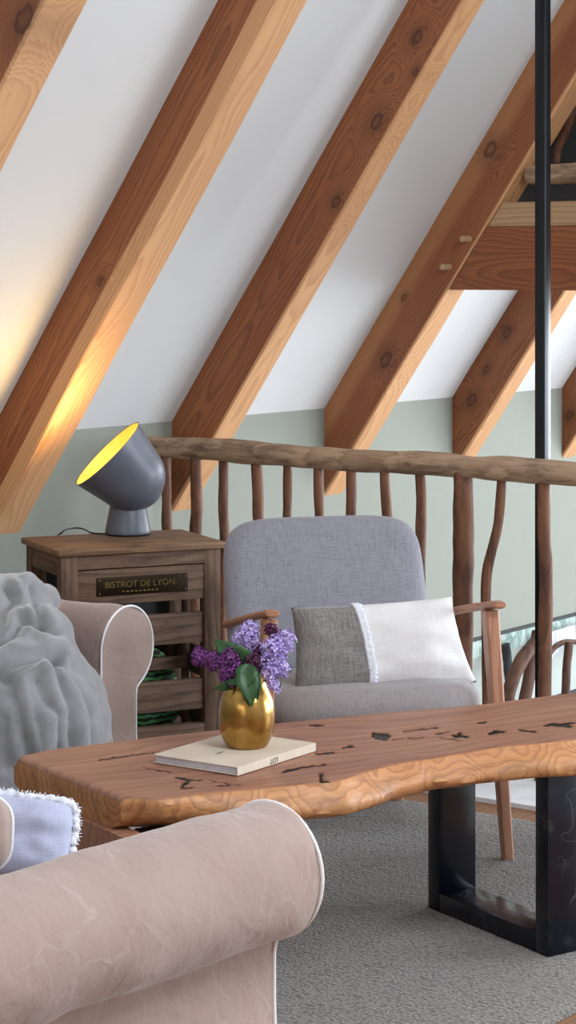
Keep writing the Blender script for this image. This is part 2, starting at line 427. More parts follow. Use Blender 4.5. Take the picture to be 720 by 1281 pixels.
# ------------------------------------------------------------------ rafters
PHc, PHs = math.cos(PH), math.sin(PH)
SL = N*PHc+Vector((0, 0, PHs))
DEPS = {-2: .170, -1: .165, 0: .165, 1: .176, 2: .165, 3: .165}; TBS = {-2: .14, -1: .135, 0: .105, 1: .11, 2: .10, 3: .10}
raf_labels = {-2: 'knotty fir rafter crossing the top left corner of the ceiling',
 -1: 'fir rafter lit warm by the table lamp, ending behind the side cabinet',
 0: 'reddish fir rafter ending at the wall between the lamp and the armchair',
 1: 'fir rafter with two wooden pegs, joined to the collar beam',
 2: 'fir rafter behind the steel pole, below the collar beam',
 3: 'last fir rafter at the right edge, beyond the steel pole'}
def rafter_pt(px, py, a):
    # point on plane a=const through the pixel
    d = Vector(((px-360)/FPX, 1, -(py-HY)/FPX)); o_ = Vector((0, 0, H))
    t = (hb(a, 0, 0)-o_).dot(D)/d.dot(D); return o_+d*t
KN = {-2: [(30, 24, 11), (10, 92, 11)], -1: [(250, 168, 9), (125, 352, 4)], 0: [(521, 46, 7), (471, 152, 8), (420, 252, 6), (519, 90, 4)],
      1: [(613, 187, 9), (482, 450, 9), (505, 372, 4)], 2: [(634, 416, 7), (590, 500, 8), (608, 462, 5)], 3: [(712, 520, 6)]}
for i in range(-3, 5):
    if i in (-3, 4): continue
    DEP, TB = DEPS[i], TBS[i]
    org = hb(i*S, 0, ZT); mw = frame(org, SL, SL.cross(D)); 
    # columns: ex = slope, ez = outward normal, ey = D
    kl = []
    for kx, ky, kr in KN[i]:
        q = mw.inverted() @ rafter_pt(kx, ky, i*S)
        if -DEP+.012 < q.z < -.008: kl.append((q.x, q.z, kr*7/FPX))
    bm = bmesh.new(); rings = []
    L0, L1, n = -.28, (3.1/PHc-.1), 110
    for k in range(n+1):
        x = L0+(L1-L0)*k/n; j = lambda q: .0035*noise.noise(Vector((x*2.2, q*7.1, i*3.3)))
        z0 = -DEP+j(1)*1.5; y0, y1 = j(2), TB+j(3); c = .006+.004*noise.noise(Vector((x*1.5, i, 9)))
        rings.append([(x, y0, .01), (x, y0, -.03), (x, y0, -.08), (x, y0+j(4), z0+c), (x, y0+c*.7, z0), (x, TB/2, z0+j(5)*.5), (x, y1-c*.7, z0), (x, y1, z0+c), (x, y1, -.05), (x, y1, .01)])
    loft(bm, rings)
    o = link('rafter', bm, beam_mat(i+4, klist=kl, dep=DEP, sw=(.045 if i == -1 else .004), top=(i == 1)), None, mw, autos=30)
    tag(o, raf_labels[i], 'rafter', 'fir rafters of the sloping ceiling')
# pegs on rafter 1
for (px, py), lab in (((561, 334), 'lower wooden peg in the pegged rafter'), ((586, 299), 'upper wooden peg in the pegged rafter')):
    p = rafter_pt(px, py, S)
    bm = bmesh.new(); lathe(bm, [(.011, -.03), (.011, .038), (.0095, .043), (.005, .0455)], 18)
    tag(link('wooden_peg', bm, 'pale_board', None, frame(p, SL, -D), autos=40), lab, 'peg', 'pegs of the rafter joint')
# collar beam and the board on it
def collar(name, zlo, zhi, m, lab, a0, a1, cat, over=0):
    bl = lambda z: (z-(ZT-.176/PHc))/TAN+.002
    bm = bmesh.new(); n = 60; rings = []
    for k in range(n+1):
        s = k/n
        j = .002*noise.noise(Vector((s*9, 1, zlo*4)))
        r = []
        for (a, z) in ((a0, zlo), (a0, zhi), (a1, zhi), (a1, zlo)):
            bs = bl(z)+over; b = bs+(3.4-bs)*s
            r.append((b, a-a0+j, z-zhi))
        rings.append(r)
    loft(bm, rings)
    for v in bm.verts: v.co = Vector((v.co.x, v.co.y, v.co.z))
    # local: x = b, y = -? frame with ex = N, ey = D would be left-handed with ez up, so flip z
    mw = Matrix((N, -D, Vector((0, 0, 1)))).transposed().to_4x4()
    mw = Matrix(((N.x, D.x, 0, 0), (N.y, D.y, 0, 0), (0, 0, 1, 0), (0, 0, 0, 1)))
    mw.translation = W0+D*a0+Vector((0, 0, zhi))
    # left-handed basis: bake it
    Rm = frame(W0+D*a0+Vector((0, 0, zhi)), N)
    bm.transform(Rm.inverted() @ mw)
    o = link(name, bm, m, None, Rm, autos=30); return tag(o, lab, cat)
TB = .11
colm = wood('fir_collar', FIR, freq=75, off=(.05, .16), knots=1.1, warp=2.2, loc=(1.3, 0, 0), rough=.55)
collar('collar_beam', 1.352, 1.560, colm, 'horizontal fir collar beam joined to the pegged rafter, crossing behind the steel pole', S+.004, S+TB, 'beam')
collar('pale_board', 1.5615, 1.640, 'pale_board', 'pale sawn loft board lying on top of the collar beam', S+.012, S+.44, 'board')
# dark loft partition, old purlin, short strut
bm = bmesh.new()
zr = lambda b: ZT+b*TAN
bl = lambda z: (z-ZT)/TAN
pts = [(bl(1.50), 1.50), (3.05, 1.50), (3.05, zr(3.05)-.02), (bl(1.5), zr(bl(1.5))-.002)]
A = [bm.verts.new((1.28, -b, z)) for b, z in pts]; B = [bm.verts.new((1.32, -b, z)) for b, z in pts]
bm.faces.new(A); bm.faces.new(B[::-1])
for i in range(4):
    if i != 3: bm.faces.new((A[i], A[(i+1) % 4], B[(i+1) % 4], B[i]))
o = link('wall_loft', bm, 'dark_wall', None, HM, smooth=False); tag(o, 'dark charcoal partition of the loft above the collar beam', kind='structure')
def branch(name, P, Q, r0, r1, m, n=24, bend=.01, seed=0, rough=.18, flat=1.0, ctrl=None, seg=14, parent=None):
    """crooked peeled branch; local X along its length"""
    P, Q = Vector(P), Vector(Q); L = (Q-P).length; mw = frame(P, Q-P, (0, 0, 1) if abs((Q-P).normalized().z) < .9 else (0, -1, 0))
    inv = mw.inverted(); pts = []; rad = []
    cp = bez([[*(inv @ Vector(c))] for c in ([P]+list(ctrl)+[Q])], 8) if ctrl else None
    for k in range(n+1):
        s = k/n
        if cp:
            f = s*(len(cp)-1); q = int(min(f, len(cp)-2)); p = Vector(cp[q]).lerp(Vector(cp[q+1]), f-q)
        else: p = Vector((L*s, 0, 0))
        w = math.sin(PI*min(1, s*1.15)) if not ctrl else 1
        p += Vector((0, bend*noise.noise(Vector((s*3.1, seed*5.3, 0)))*2, bend*noise.noise(Vector((s*3.1, seed*5.3, 7)))*2))
        pts.append(p); rad.append((r0+(r1-r0)*s)*(1+.06*noise.noise(Vector((s*4, seed*2.7, 3)))))
    bm = bmesh.new(); tube(bm, pts, rad, seg, rough=rough, seed=seed, flat=flat)
    return link(name, bm, m, parent, mw, autos=60)
zl_ = rafter_pt(660, 219, S+.055).z; lp_ = hb(S+.055, (zl_-(ZT-.176/PHc))/TAN+.012, zl_)
tag(branch('log_purlin', lp_, lp_+N*2.0, .033, .034, 'old', seed=3, rough=.25, n=40),
    'old barkless round log lying above the collar beam, crossing behind the steel pole', 'log')
p0 = rafter_pt(694, 203, S+.30); p1 = rafter_pt(735, 80, S+.30)
tag(branch('strut', p0, p1, .014, .026, 'branch', seed=5), 'short rough brown strut rising above the old log', 'strut')
pk = rafter_pt(639, 249, S+.2)
tag(boxo('wood_block', (-.009, -.009, -.012), (.009, .009, .010), 'pale_board', None, frame(pk, N), .001), 'tiny pale wood block beside the pegged rafter, above the pale board', 'block')

# ------------------------------------------------------------------ banister
RD = Vector((.8, -.6, 0)); R0 = Vector((-.433, 7.01, .865))
def rail_at(px, z=None):
    k = (px-360)/FPX; t = (k*R0.y-R0.x)/(RD.x-k*RD.y); p = R0+RD*t
    return Vector((p.x, p.y, R0.z if z is None else z))
banister = empty('banister', frame((R0.x, R0.y, 0), RD), 'rustic banister of peeled branches behind the armchair, guarding the stairwell', 'banister')
BI = banister.matrix_world.inverted()
def in_parent(o, parent): 
    mw = o.matrix_world.copy(); o.parent = parent; o.matrix_local = parent.matrix_world.inverted() @ mw; return o
bm = bmesh.new(); pts = []; rad = []
n = 90; Lr = 2.6
for k in range(n+1):
    x = Lr*k/n; pts.append((x-.01, .010*noise.noise(Vector((x*1.7, 2, 0))), .008*noise.noise(Vector((x*1.9, 7, 1)))))
    rad.append(.0325+.004*noise.noise(Vector((x*4, 3, 3))))
tube(bm, pts, rad, 20, rough=.2, seed=2, flat=1.02)
o = link('handrail', bm, 'old', None, frame(R0, RD), autos=60); in_parent(o, banister)
# spindles: (px top, px mid, px bottom, radius px, zbottom)
SP = [(208, 210, 213, 6.5), (245, 244, 246, 7.5), (279, 279, 277, 6.2), (320, 326, 325, 7), (358, 359, 361, 6), (398, 398, 397, 6.2), (439, 440, 440, 6.8),
      (480, 486, 488, 6.5), (524, 526, 525, 7), (578, 579, 577, 13), (627, 610, 611, 6.5), (679, 681, 677, 8.5), (730, 727, 733, 8), (775, 777, 772, 8)]
for i, (a, m_, b, rp) in enumerate(SP):
    T = rail_at(a, .85); Bm = rail_at(b, .012)
    c1 = rail_at((a*2+m_)/3+.5, .70); c2 = rail_at(m_, .55); c3 = rail_at(m_+(b-m_)*.3, .3)
    r = rp*T.y/FPX
    o = branch('post' if rp > 12 else 'spindle', T, Bm, r*.95, r*1.05, 'branch', n=36, bend=.0035, seed=i+11, rough=.16, ctrl=[c1, c2, c3], flat=.9)
    in_parent(o, banister)
    if rp > 12: o['label'] = 'thick central post'
# steel pole
pc = Vector(((678.5-360)/FPX*6.26, 6.26, 0)); w = .0165
pole = boxo('steel_pole', (-w, -w, 0), (w, w, 5.5), 'steel', None, frame(pc+Vector((0, 0, -2.7)), D), .002)
tag(pole, 'slim square dark steel pole standing behind the banister up to the ceiling', 'pole')

# ------------------------------------------------------------------ things below the floor edge
def wall_pt(px, py, off):
    d = Vector(((px-360)/FPX, 1, -(py-HY)/FPX)); o_ = Vector((0, 0, H))
    t = (hb(0, off, 0)-o_).dot(N)/d.dot(N); return o_+d*t
def timber_curve(name, pix, off, r, lab, m='branch_dark', rr=None):
    P = [wall_pt(x, y, off) for x, y in pix]
    o = branch(name, P[0], P[-1], r, rr or r, m, n=36, bend=.002, seed=len(pix), rough=.12, ctrl=P[1:-1], flat=.8)
    return tag(o, lab, 'timber')
timber_curve('curved_timber', [(633, 905), (637, 862), (652, 826), (672, 801), (677, 797)], .18, .028, 'curved dark brown timber below the floor edge, left of the last thin spindle and pole')
timber_curve('curved_timber', [(652, 905), (660, 850), (668, 815), (672, 790)], .12, .024, 'straighter brown timber rising right behind the steel pole below the floor edge')
timber_curve('curved_timber', [(684, 822), (695, 808), (707, 803), (717, 803), (730, 806)], .16, .012, 'thin arched brown timber below the pale strip at the right edge')
timber_curve('wooden_stake', [(711, 803), (709, 835), (706, 880), (704, 930)], .2, .017, 'dark upright stake under the thin arched timber at the right edge')
timber_curve('wooden_stake', [(631, 806), (636, 840), (639, 905)], .06, .018, 'dark upright stake behind the armchair front leg, below the pale strip', 'dark_wall')
# pale fringe valance hanging from the strip
bm = bmesh.new(); n = 70; rings = []
for k in range(n+1):
    px = 684+70*k/n
    top = wall_pt(px, 793-(px-684)*.30, .10)
    arch = 829-26*math.sin(min(1, max(0, (px-684)/38))*PI*.5)
    bot = wall_pt(px, arch, .10)
    wv = N*(.006*math.sin(k*2.1)+.003*math.sin(k*5.3))
    rings.append([top+wv, top+wv-N*.012, bot+wv-N*.012, bot+wv])
loft(bm, rings)
tag(link('fringed_valance', bm, 'fringe', None, Matrix(), autos=50), 'white ribbed valance with an arched lower edge below the floor edge strip', 'valance')
# window frame lines low on the lower wall
def lower_window(x0, x1, y0, y1, name):
    a = wall_pt(x0, y0, 0); b = wall_pt(x1, y1, 0)
lw = HM.inverted()
qa = lw @ wall_pt(686, 872, 0); 
bm = bmesh.new()
for zz in (qa.z, qa.z-.03):
    box(bm, (qa.x, -.02, zz-.012), (qa.x+2.0, .0, zz+.0))
box(bm, (qa.x+.10, -.02, qa.z-1.2), (qa.x+.115, 0, qa.z-.03)); box(bm, (qa.x-.012, -.02, qa.z-1.2), (qa.x, 0, qa.z)); box(bm, (qa.x+1.99, -.02, qa.z-1.2), (qa.x+2.0, 0, qa.z)); box(bm, (qa.x, -.02, qa.z-1.21), (qa.x+2, 0, qa.z-1.2))
o = link('window_1', bm, 'dark_wall', None, HM, smooth=False); tag(o, 'thin dark window frame on the wall of the lower storey', kind='structure')

# ------------------------------------------------------------------ rug
rb0, rb1, ra0, ra1 = .75, 2.42, -4.9, -.515
bm = bmesh.new(); nx, ny = 220, 90
g = {}
for i in range(nx+1):
    for j in range(ny+1):
        a = ra0+(ra1-ra0)*i/nx; b = rb0+(rb1-rb0)*j/ny
        e = .004*noise.noise(Vector((a*6, b*6, 1)))
        if i == nx: a += e*2
        if j == ny: b += e
        edge = min(1, min(i, nx-i)*(ra1-ra0)/nx/.02, min(j, ny-j)*(rb1-rb0)/ny/.02)
        z = .003+.011*max(0, edge)**.5+.0016*noise.noise(Vector((a*22, b*22, 0)))*min(1, edge)
        g[i, j] = bm.verts.new((a, -b, z))
for i in range(nx):
    for j in range(ny): bm.faces.new((g[i, j], g[i+1, j], g[i+1, j+1], g[i, j+1]))
rim = [g[i, 0] for i in range(nx+1)]+[g[nx, j] for j in range(1, ny+1)]+[g[i, ny] for i in range(nx-1, -1, -1)]+[g[0, j] for j in range(ny-1, 0, -1)]
low = [bm.verts.new((v.co.x, v.co.y, 0.001)) for v in rim]
for k in range(len(rim)): bm.faces.new((rim[k], rim[(k+1) % len(rim)], low[(k+1) % len(rim)], low[k]))
bm.faces.new(low)
tag(link('rug', bm, 'rug', None, HM), 'grey short pile rug under the coffee table and armchair', 'rug')
RZT = .014

# ------------------------------------------------------------------ coffee table
TQ = Vector((.849, .529, 0)).normalized(); TO = Vector((.308, 4.933, 0)); TM = frame(TO, TQ); TI = TM.inverted()
table = empty('coffee_table', TM, 'long live-edge wood slab coffee table with black metal loop leg and book on it', 'coffee table')
ZTT, ZTB = .45, .384
def tl(px, py, z): p = TI @ UZ(px, py, z); return (p.x, p.y)
far = [tl(*q, ZTT) for q in ((20, 946), (60, 936), (150, 925), (240, 915), (350, 903), (450, 893), (520, 887), (600, 880), (655, 873))]
nearT = [tl(*q, ZTT) for q in ((150, 997), (200, 1000), (260, 992), (330, 986), (360, 982), (425, 977), (455, 967), (490, 957), (560, 945), (620, 935), (720, 925))]
nearB = [tl(*q, ZTB) for q in ((160, 1037), (200, 1036), (300, 1033), (385, 1027), (435, 1022), (460, 1015), (485, 1005), (535, 992), (595, 984), (665, 977), (720, 971))]
def interp(pts, s):
    if s <= pts[0][0]:
        (x0, y0), (x1, y1) = pts[0], pts[1]; return y0
    for (x0, y0), (x1, y1) in zip(pts, pts[1:]):
        if s <= x1: return y0+(y1-y0)*(s-x0)/(x1-x0)
    return pts[-1][1]
s0 = far[0][0]; s0n = nearT[0][0]
send = .68
far.append((far[-1][0]+.1, far[-1][1])); far.append((send, far[-1][1]-.05)); nearT.append((send, nearT[-1][1]+.03)); nearB.append((send, nearB[-1][1]+.03))
def smooth(f, pts, s, w=.015): return (f(pts, s-w)+2*f(pts, s)+f(pts, s+w))/4
cr = [((468, 919), (483, 920), 3.6), ((472, 923), (480, 924), 2.5), ((568, 920), (583, 921), 2.2), ((575, 917), (580, 922), 2), ((613, 917), (620, 916), 2.4), ((618, 914), (629, 915), 1.8), ((388, 907), (403, 907), 1.4),
      ((429, 935), (441, 933), 1.1), ((395, 943), (417, 941), 1.3), ((354, 965), (375, 960), 1.9), ((375, 960), (406, 956), 1.2), ((401, 968), (401, 977), 1.9), ((401, 977), (410, 978), 1.5),
      ((680, 907), (716, 904), 1.6), ((692, 906), (712, 908), 2.6), ((505, 915), (525, 912), .9), ((525, 912), (545, 910), .9), ((650, 913), (668, 915), 1.4), ((598, 904), (606, 903), 1.3), ((545, 918), (560, 916), .9),
      ((125, 950), (160, 945), 1.0), ((160, 945), (200, 940), .6), ((219, 972), (237, 975), 1.5), ((237, 975), (227, 985), 1.6), ((237, 975), (250, 976), 1.1), ((240, 984), (228, 986), 1.1), ((262, 976), (285, 980), .8), ((550, 923), (575, 926), .7),
      ((270, 983), (300, 981), .7), ((490, 925), (530, 922), .7), ((180, 960), (215, 966), .6)]
def crackv(w):
    x, y = PX(w); x += 3*noise.noise(Vector((x*.12, y*.3, 0))); y += 1.3*noise.noise(Vector((x*.16, y*.3, 5)))
    v = 0
    for (ax, ay), (bx, by), r in cr:
        dx, dy = bx-ax, by-ay; t = max(0, min(1, ((x-ax)*dx+(y-ay)*dy)/(dx*dx+dy*dy)))
        d = math.hypot((x-ax-dx*t)*.7, (y-ay-dy*t)); v = max(v, 1-max(0, (d-r*.7))/(.2*r+.3))
    return max(0, min(1, v))
bm = bmesh.new(); cl = bm.verts.layers.float.new('crack')
NS, NTp = 420, 84
rings = []; 
def lerp(a, b, t): return a+(b-a)*t
for k in range(NS+1):
    u = k/NS
    ring = []
    # the left end is cut square to the near side: s start depends on t
    fy = lambda s: smooth(interp, far, s); ny_ = lambda s: smooth(interp, nearT, s); nb = lambda s: smooth(interp, nearB, s)
    def pos(t, z, nearf, ex=0):
        ss = lerp(s0, s0n, t)+ex; s = lerp(ss, send, u)
        f = fy(s); nn = nearf(s)
        return Vector((s, lerp(f, nn, t), z))
    endr = min(1, min(u, 1-u)*(send-s0)/.02); er = math.sqrt(max(0, 1-(1-endr)**2))
    for j in range(NTp+1):
        t = j/NTp; p = pos(t, ZTT, ny_)
        edge = min(t, 1-t)*.45/.014; ed = math.sqrt(max(0, 1-(1-min(1, edge))**2))
        p.z = ZTT-.012*(1-ed)-.010*(1-er)+.0018*noise.noise(Vector((p.x*4, p.y*7, 2)))
        cv = crackv(TM @ p) if er > .9 else 0
        p.z -= .004*cv
        ring.append((p, cv))
    tT = pos(1, ZTT, ny_); tB = pos(1, ZTB, nb)
    thk = ZTT-ZTB
    for q, bl_ in ((.22, .007), (.4, .013), (.58, .014), (.76, .008), (.92, -.004), (1.0, -.014)):
        p = tT.lerp(tB, q); nz = noise.noise(Vector((p.x*5, q*1.2, 4)))*.012+noise.noise(Vector((p.x*17, q*3.5, 8)))*.006
        cvn = max(0, noise.noise(Vector((p.x*3.0+3, q*9, 11)))-.22)*2.8 if u < .5 else max(0, noise.noise(Vector((p.x*2.5, q*9, 15)))-.42)*1.6
        cvn = min(1, cvn)
        p.y -= bl_+nz-.008*cvn; p.z = ZTT-.012-(thk-.012)*q+.004*noise.noise(Vector((p.x*6, q, 2)))
        ring.append((p, cvn*.9))
    for q in (.75, .5, .25, .05):
        p = pos(q, ZTB, nb); p.z = ZTB+.003*noise.noise(Vector((p.x*5, p.y*5, 1))); ring.append((p, 0))
    for q in (.85, .6, .35):
        p = pos(0, lerp(ZTT, ZTB, q), ny_); p.y += .01*math.sin(PI*q)+.004*noise.noise(Vector((p.x*8, q*3, 2))); ring.append((p, 0))
    rings.append(ring)
R = []
for ring in rings:
    vs = []
    for p, c in ring:
        v = bm.verts.new(p); v[cl] = c; vs.append(v)
    R.append(vs)
nr = len(R[0])
for A, B in zip(R, R[1:]):
    for k in range(nr):
        f = bm.faces.new((A[k], A[(k+1) % nr], B[(k+1) % nr], B[k]))
        if NTp-1 <= k < NTp+6: f.material_index = 1
def endcap(ring, sgn):
    c = [v.co.copy() for v in ring]; cen = sum(c, Vector())/len(c)
    f = bm.faces.new(ring if sgn > 0 else ring[::-1]); f.material_index = 1
endcap(R[0], -1); endcap(R[-1], 1)
o = link('tabletop', bm, ['slab', 'slab_edge'], None, TM, autos=55); in_parent(o, table); o['label'] = 'irregular live-edge slab with dark cracks'
# metal loop leg
t_ = .042; w_ = .10; Ll = .422; zt = ZTB+.002
def boxp(name, lo, hi, m, parent, bev=.002):
    bm = bmesh.new(); box(bm, lo, hi, bev); return link(name, bm, m, parent, autos=35)
leg = boxp('leg', (0, -t_, RZT-.003), (w_, 0, zt), 'lacquer', table); leg['label'] = 'black metal upright, far side of the loop'
leg = boxp('leg', (0, -Ll, RZT-.003), (w_, -Ll+t_, zt), 'lacquer', table); leg['label'] = 'black metal upright, near side of the loop'
boxp('foot_bar', (0, -Ll+t_, RZT-.003), (w_, -t_, RZT+.04), 'lacquer', table)
boxp('top_bar', (0, -Ll+t_, zt-.012), (w_, -t_, zt), 'lacquer', table)
xs = s0n+.034  # added second black loop, stands in for the dark gap under the table
for a_, b_ in ((-.40, -.358), (-.02, .0)):
    leg = boxp('leg', (xs, a_, RZT-.003), (xs+w_, b_, zt), 'lacquer', table); leg['label'] = 'added black metal upright darkening the gap at the left end'
boxp('foot_bar', (xs, -.358, RZT-.003), (xs+w_, -.02, RZT+.04), 'lacquer', table)
# wooden slab leg under the left end
q0 = tl(60, 1000, ZTB); 
def lx(px, py, z): return TI @ UZ(px, py, z)
o = boxp('leg', (s0n-.015, -.41, RZT-.003), (s0n+.03, -.05, ZTB+.002), 'slab', table); o['label'] = 'broad brown wooden slab leg at the left end'

# ------------------------------------------------------------------ book
BL, BF, BR = UZ(190, 944, .468), UZ(297, 960, .468), UZ(395, 929.3, .468)
ex = (BR-BF).normalized(); BMt = frame((BF.x, BF.y, .4515), ex); bw = (BR-BF).length; bd = (BL-BF).length
book = empty('book', BMt, 'beige cloth-bound book lying on the coffee table under the vase', 'book')
bm = bmesh.new()
th = .0165
for lo, hi in (((0, 0, 0), (bw, bd, .0025)), ((0, 0, th-.0025), (bw, bd, th)), ((0, 0, .0025), (bw, .0025, th-.0025))): box(bm, lo, hi, .0005, 1)
link('cover', bm, 'book_cloth', book, autos=35)
boxp('pages', (.004, .0025, .0026), (bw-.004, bd-.004, th-.0026), 'pages', book, .0003)
# spine along the y=0 side; fore edge pages show on x=0 side
textmesh('lettering', 'LOT', .0145, 'ink', book, Matrix.Translation((bw*.45, -.0004, th/2)) @ Matrix.Rotation(PI/2, 4, 'X') @ Matrix.Rotation(PI, 4, 'Z'), .0003, 1.0)
cpx = BMt.inverted() @ UZ(274, 942, .468)
textmesh('lettering', 'LOT', .011, 'ink', book, Matrix.Translation((cpx.x, cpx.y, th+.0002)) @ Matrix.Rotation(PI*.5, 4, 'Z') @ Matrix.Rotation(PI*.5, 4, 'Z'), .0002, 1.2)

# ------------------------------------------------------------------ vase and lilacs
VY = 4.47; VS = VY/FPX
VB = Vector(((308.5-360)*VS, VY, .4515+th+.0004))
prof = [(24, 0), (25.5, 1), (28.5, 6), (32, 14), (34.6, 25), (35.4, 35), (35.0, 47), (32.8, 58), (28.6, 68), (24.6, 77), (23.6, 84), (24.3, 90), (26, 95)]
pr = bez([[r*VS, z*VS] for r, z in prof], 4)
inn = [[max(.001, r-.0025), z] for r, z in pr[::-1]]
inn = [[r, max(z, .004)] for r, z in inn]
bm = bmesh.new(); lathe(bm, pr+[[pr[-1][0]-.001, pr[-1][1]+.001]]+inn, 56, cap0=True, cap1=True)
for v in bm.verts:
    v.co *= 1+.012*noise.noise(v.co*22)
vase = link('vase', bm, 'gold', None, Matrix.Translation(VB)); tag(vase, 'round hammered gold metal vase holding lilacs on the book', 'vase')
vtop = VB+Vector((0, 0, 92*VS))
def floret(bm, c, nrm, r, rnd):
    nrm = nrm.normalized(); a = nrm.orthogonal().normalized(); a = Matrix.Rotation(rnd.uniform(0, 2*PI), 3, nrm) @ a; b = nrm.cross(a)
    cen = bm.verts.new(c)
    for k in range(4):
        t = k*PI/2; d = a*math.cos(t)+b*math.sin(t); e = a*math.cos(t+PI/2)+b*math.sin(t+PI/2)
        p1 = bm.verts.new(c+d*r*.55+e*r*.32+nrm*r*.18); p2 = bm.verts.new(c+d*r*1.0+nrm*r*.05+e*r*.08); p3 = bm.verts.new(c+d*r*.55-e*r*.32+nrm*r*.18)
        bm.faces.new((cen, p1, p2, p3))
    # tube behind the flower
    q = [bm.verts.new(c+(a*math.cos(x)+b*math.sin(x))*r*.14) for x in (0, 2.1, 4.2)]; tip = bm.verts.new(c-nrm*r*1.4)
    for k in range(3): bm.faces.new((q[k], q[(k+1) % 3], tip))
def leafmesh(P, Q, wdt, bend, seed, parent, twist=0.0):
    P, Q = Vector(P), Vector(Q); L = (Q-P).length; mid = (P+Q)/2; view = -mid.normalized()
    mw = frame(P, Q-P, view); mw = mw @ Matrix.Rotation(twist, 4, 'X')
    bm = bmesh.new(); n = 14; rows = []
    for k in range(n+1):
        s = k/n; w = wdt*(math.sin(PI*s**.75)**.9)*(1-.25*s)+.0004
        z0 = bend*math.sin(PI*s)
        row = []
        for q in (-1, -.5, 0, .5, 1): row.append(bm.verts.new((L*s, w*q, z0+abs(q)*w*.25+.002*noise.noise(Vector((s*4, q, seed))))))
        rows.append(row)
    for A, B in zip(rows, rows[1:]):
        for k in range(4): bm.faces.new((A[k], A[k+1], B[k+1], B[k]))
    o = link('leaf', bm, 'leaf', None, mw); md = o.modifiers.new('thick', 'SOLIDIFY'); md.thickness = .0006
    return in_parent(o, parent)
def sprig(blobs, m, lab, leaves, seed, fr=.0094, dens=.6):
    """blobs: (px,py,dY,radius_px)"""
    rnd = random.Random(seed)
    root = empty('lilac_sprig', Matrix.Translation(VB+Vector((0, 0, .01))), lab, 'lilac', 'lilac sprigs in the gold vase')
    if blobs:
        top = U(blobs[0][0], blobs[0][1], VY+blobs[0][2])
        low = U(blobs[-1][0], blobs[-1][1], VY+blobs[-1][2])
        st = vtop+Vector((rnd.uniform(-.012, .012), rnd.uniform(-.012, .012), -.005))
        bm = bmesh.new(); b0 = VB+Vector((rnd.uniform(-.01, .01), rnd.uniform(-.01, .01), .012))
        tube(bm, [Vector(p) for p in bez([list(b0), list(st), list(low), list(top)], 6)], .0016, 6)
        in_parent(link('stem', bm, 'stem', None, Matrix()), root)
        bm = bmesh.new()
        for (x, y, dy, rp) in blobs:
            c = U(x, y, VY+dy); R_ = rp*VS; cnt = int(dens*62*(rp/14)**2)
            for k in range(cnt):
                z = 1-2*(k+.5)/cnt; ph = k*2.39996; q = math.sqrt(1-z*z)
                d = Vector((q*math.cos(ph), q*math.sin(ph), z))
                rr = R_*rnd.uniform(.72, 1.08)
                nd = (d+Vector((rnd.uniform(-.4, .4), rnd.uniform(-.4, .4), rnd.uniform(-.4, .4)))).normalized()
                floret(bm, c+d*rr, nd, fr*rnd.uniform(.75, 1.15), rnd)
        in_parent(link('flower_head', bm, m, None, Matrix(), smooth=False), root)
    for i, (x0, y0, d0, x1, y1, d1, w, be, tw) in enumerate(leaves):
        leafmesh(U(x0, y0, VY+d0), U(x1, y1, VY+d1), w, be, seed*7+i, root, tw)
    return root
sprig([(250, 821, -.0, 11), (265, 826, -.02, 12), (286, 823, -.02, 14), (284, 842, -.03, 11), (296, 838, -.03, 9), (287, 852, -.03, 7)], 'pet_dark', 'dark purple lilac sprig leaning left out of the gold vase',
      [(316, 842, -.01, 268, 800, -.02, .034, .006, .15), (296, 850, -.03, 266, 862, -.045, .013, .004, -.4)], 1, dens=1.1)
sprig([(312, 788, -.0, 12), (303, 798, -.01, 12), (314, 800, -.01, 11), (309, 812, -.01, 7), (314, 822, -.01, 6)], 'pet_light', 'pale lilac sprig standing tallest at the top left of the bouquet',
      [(316, 846, -.04, 284, 856, -.05, .013, .004, .3)], 2)
sprig([(322, 816, -.0, 11), (316, 828, -.02, 10), (328, 826, -.0, 11), (320, 840, -.02, 8)], 'pet_plum', 'deep purple lilac sprig in the middle of the bouquet',
      [(306, 834, -.045, 315, 884, -.072, .024, .006, -.15), (312, 830, -.04, 303, 866, -.064, .024, .004, .25)], 3, dens=1.2)
sprig([(356, 801, -.0, 13), (346, 806, -.01, 12), (338, 812, -.02, 12), (334, 824, -.02, 10), (348, 820, -.01, 11)], 'pet_light', 'pale lilac sprig leaning right in front of the grey cushion',
      [(336, 846, -.01, 366, 838, -.0, .009, .003, .8)], 4)
sprig([(352, 838, -.02, 10), (337, 842, -.03, 10), (346, 834, -.02, 9), (340, 855, -.035, 7), (347, 862, -.03, 5)], 'pet_light', 'pale lilac sprig hanging lowest at the right of the vase mouth',
      [(318, 838, -.045, 322, 876, -.066, .015, .005, .2)], 5)
sprig([(339, 788, .02, 8), (343, 794, .02, 6)], 'pet_plum', 'small dark plum lilac tip between the two pale sprigs', [], 6, dens=1.3)

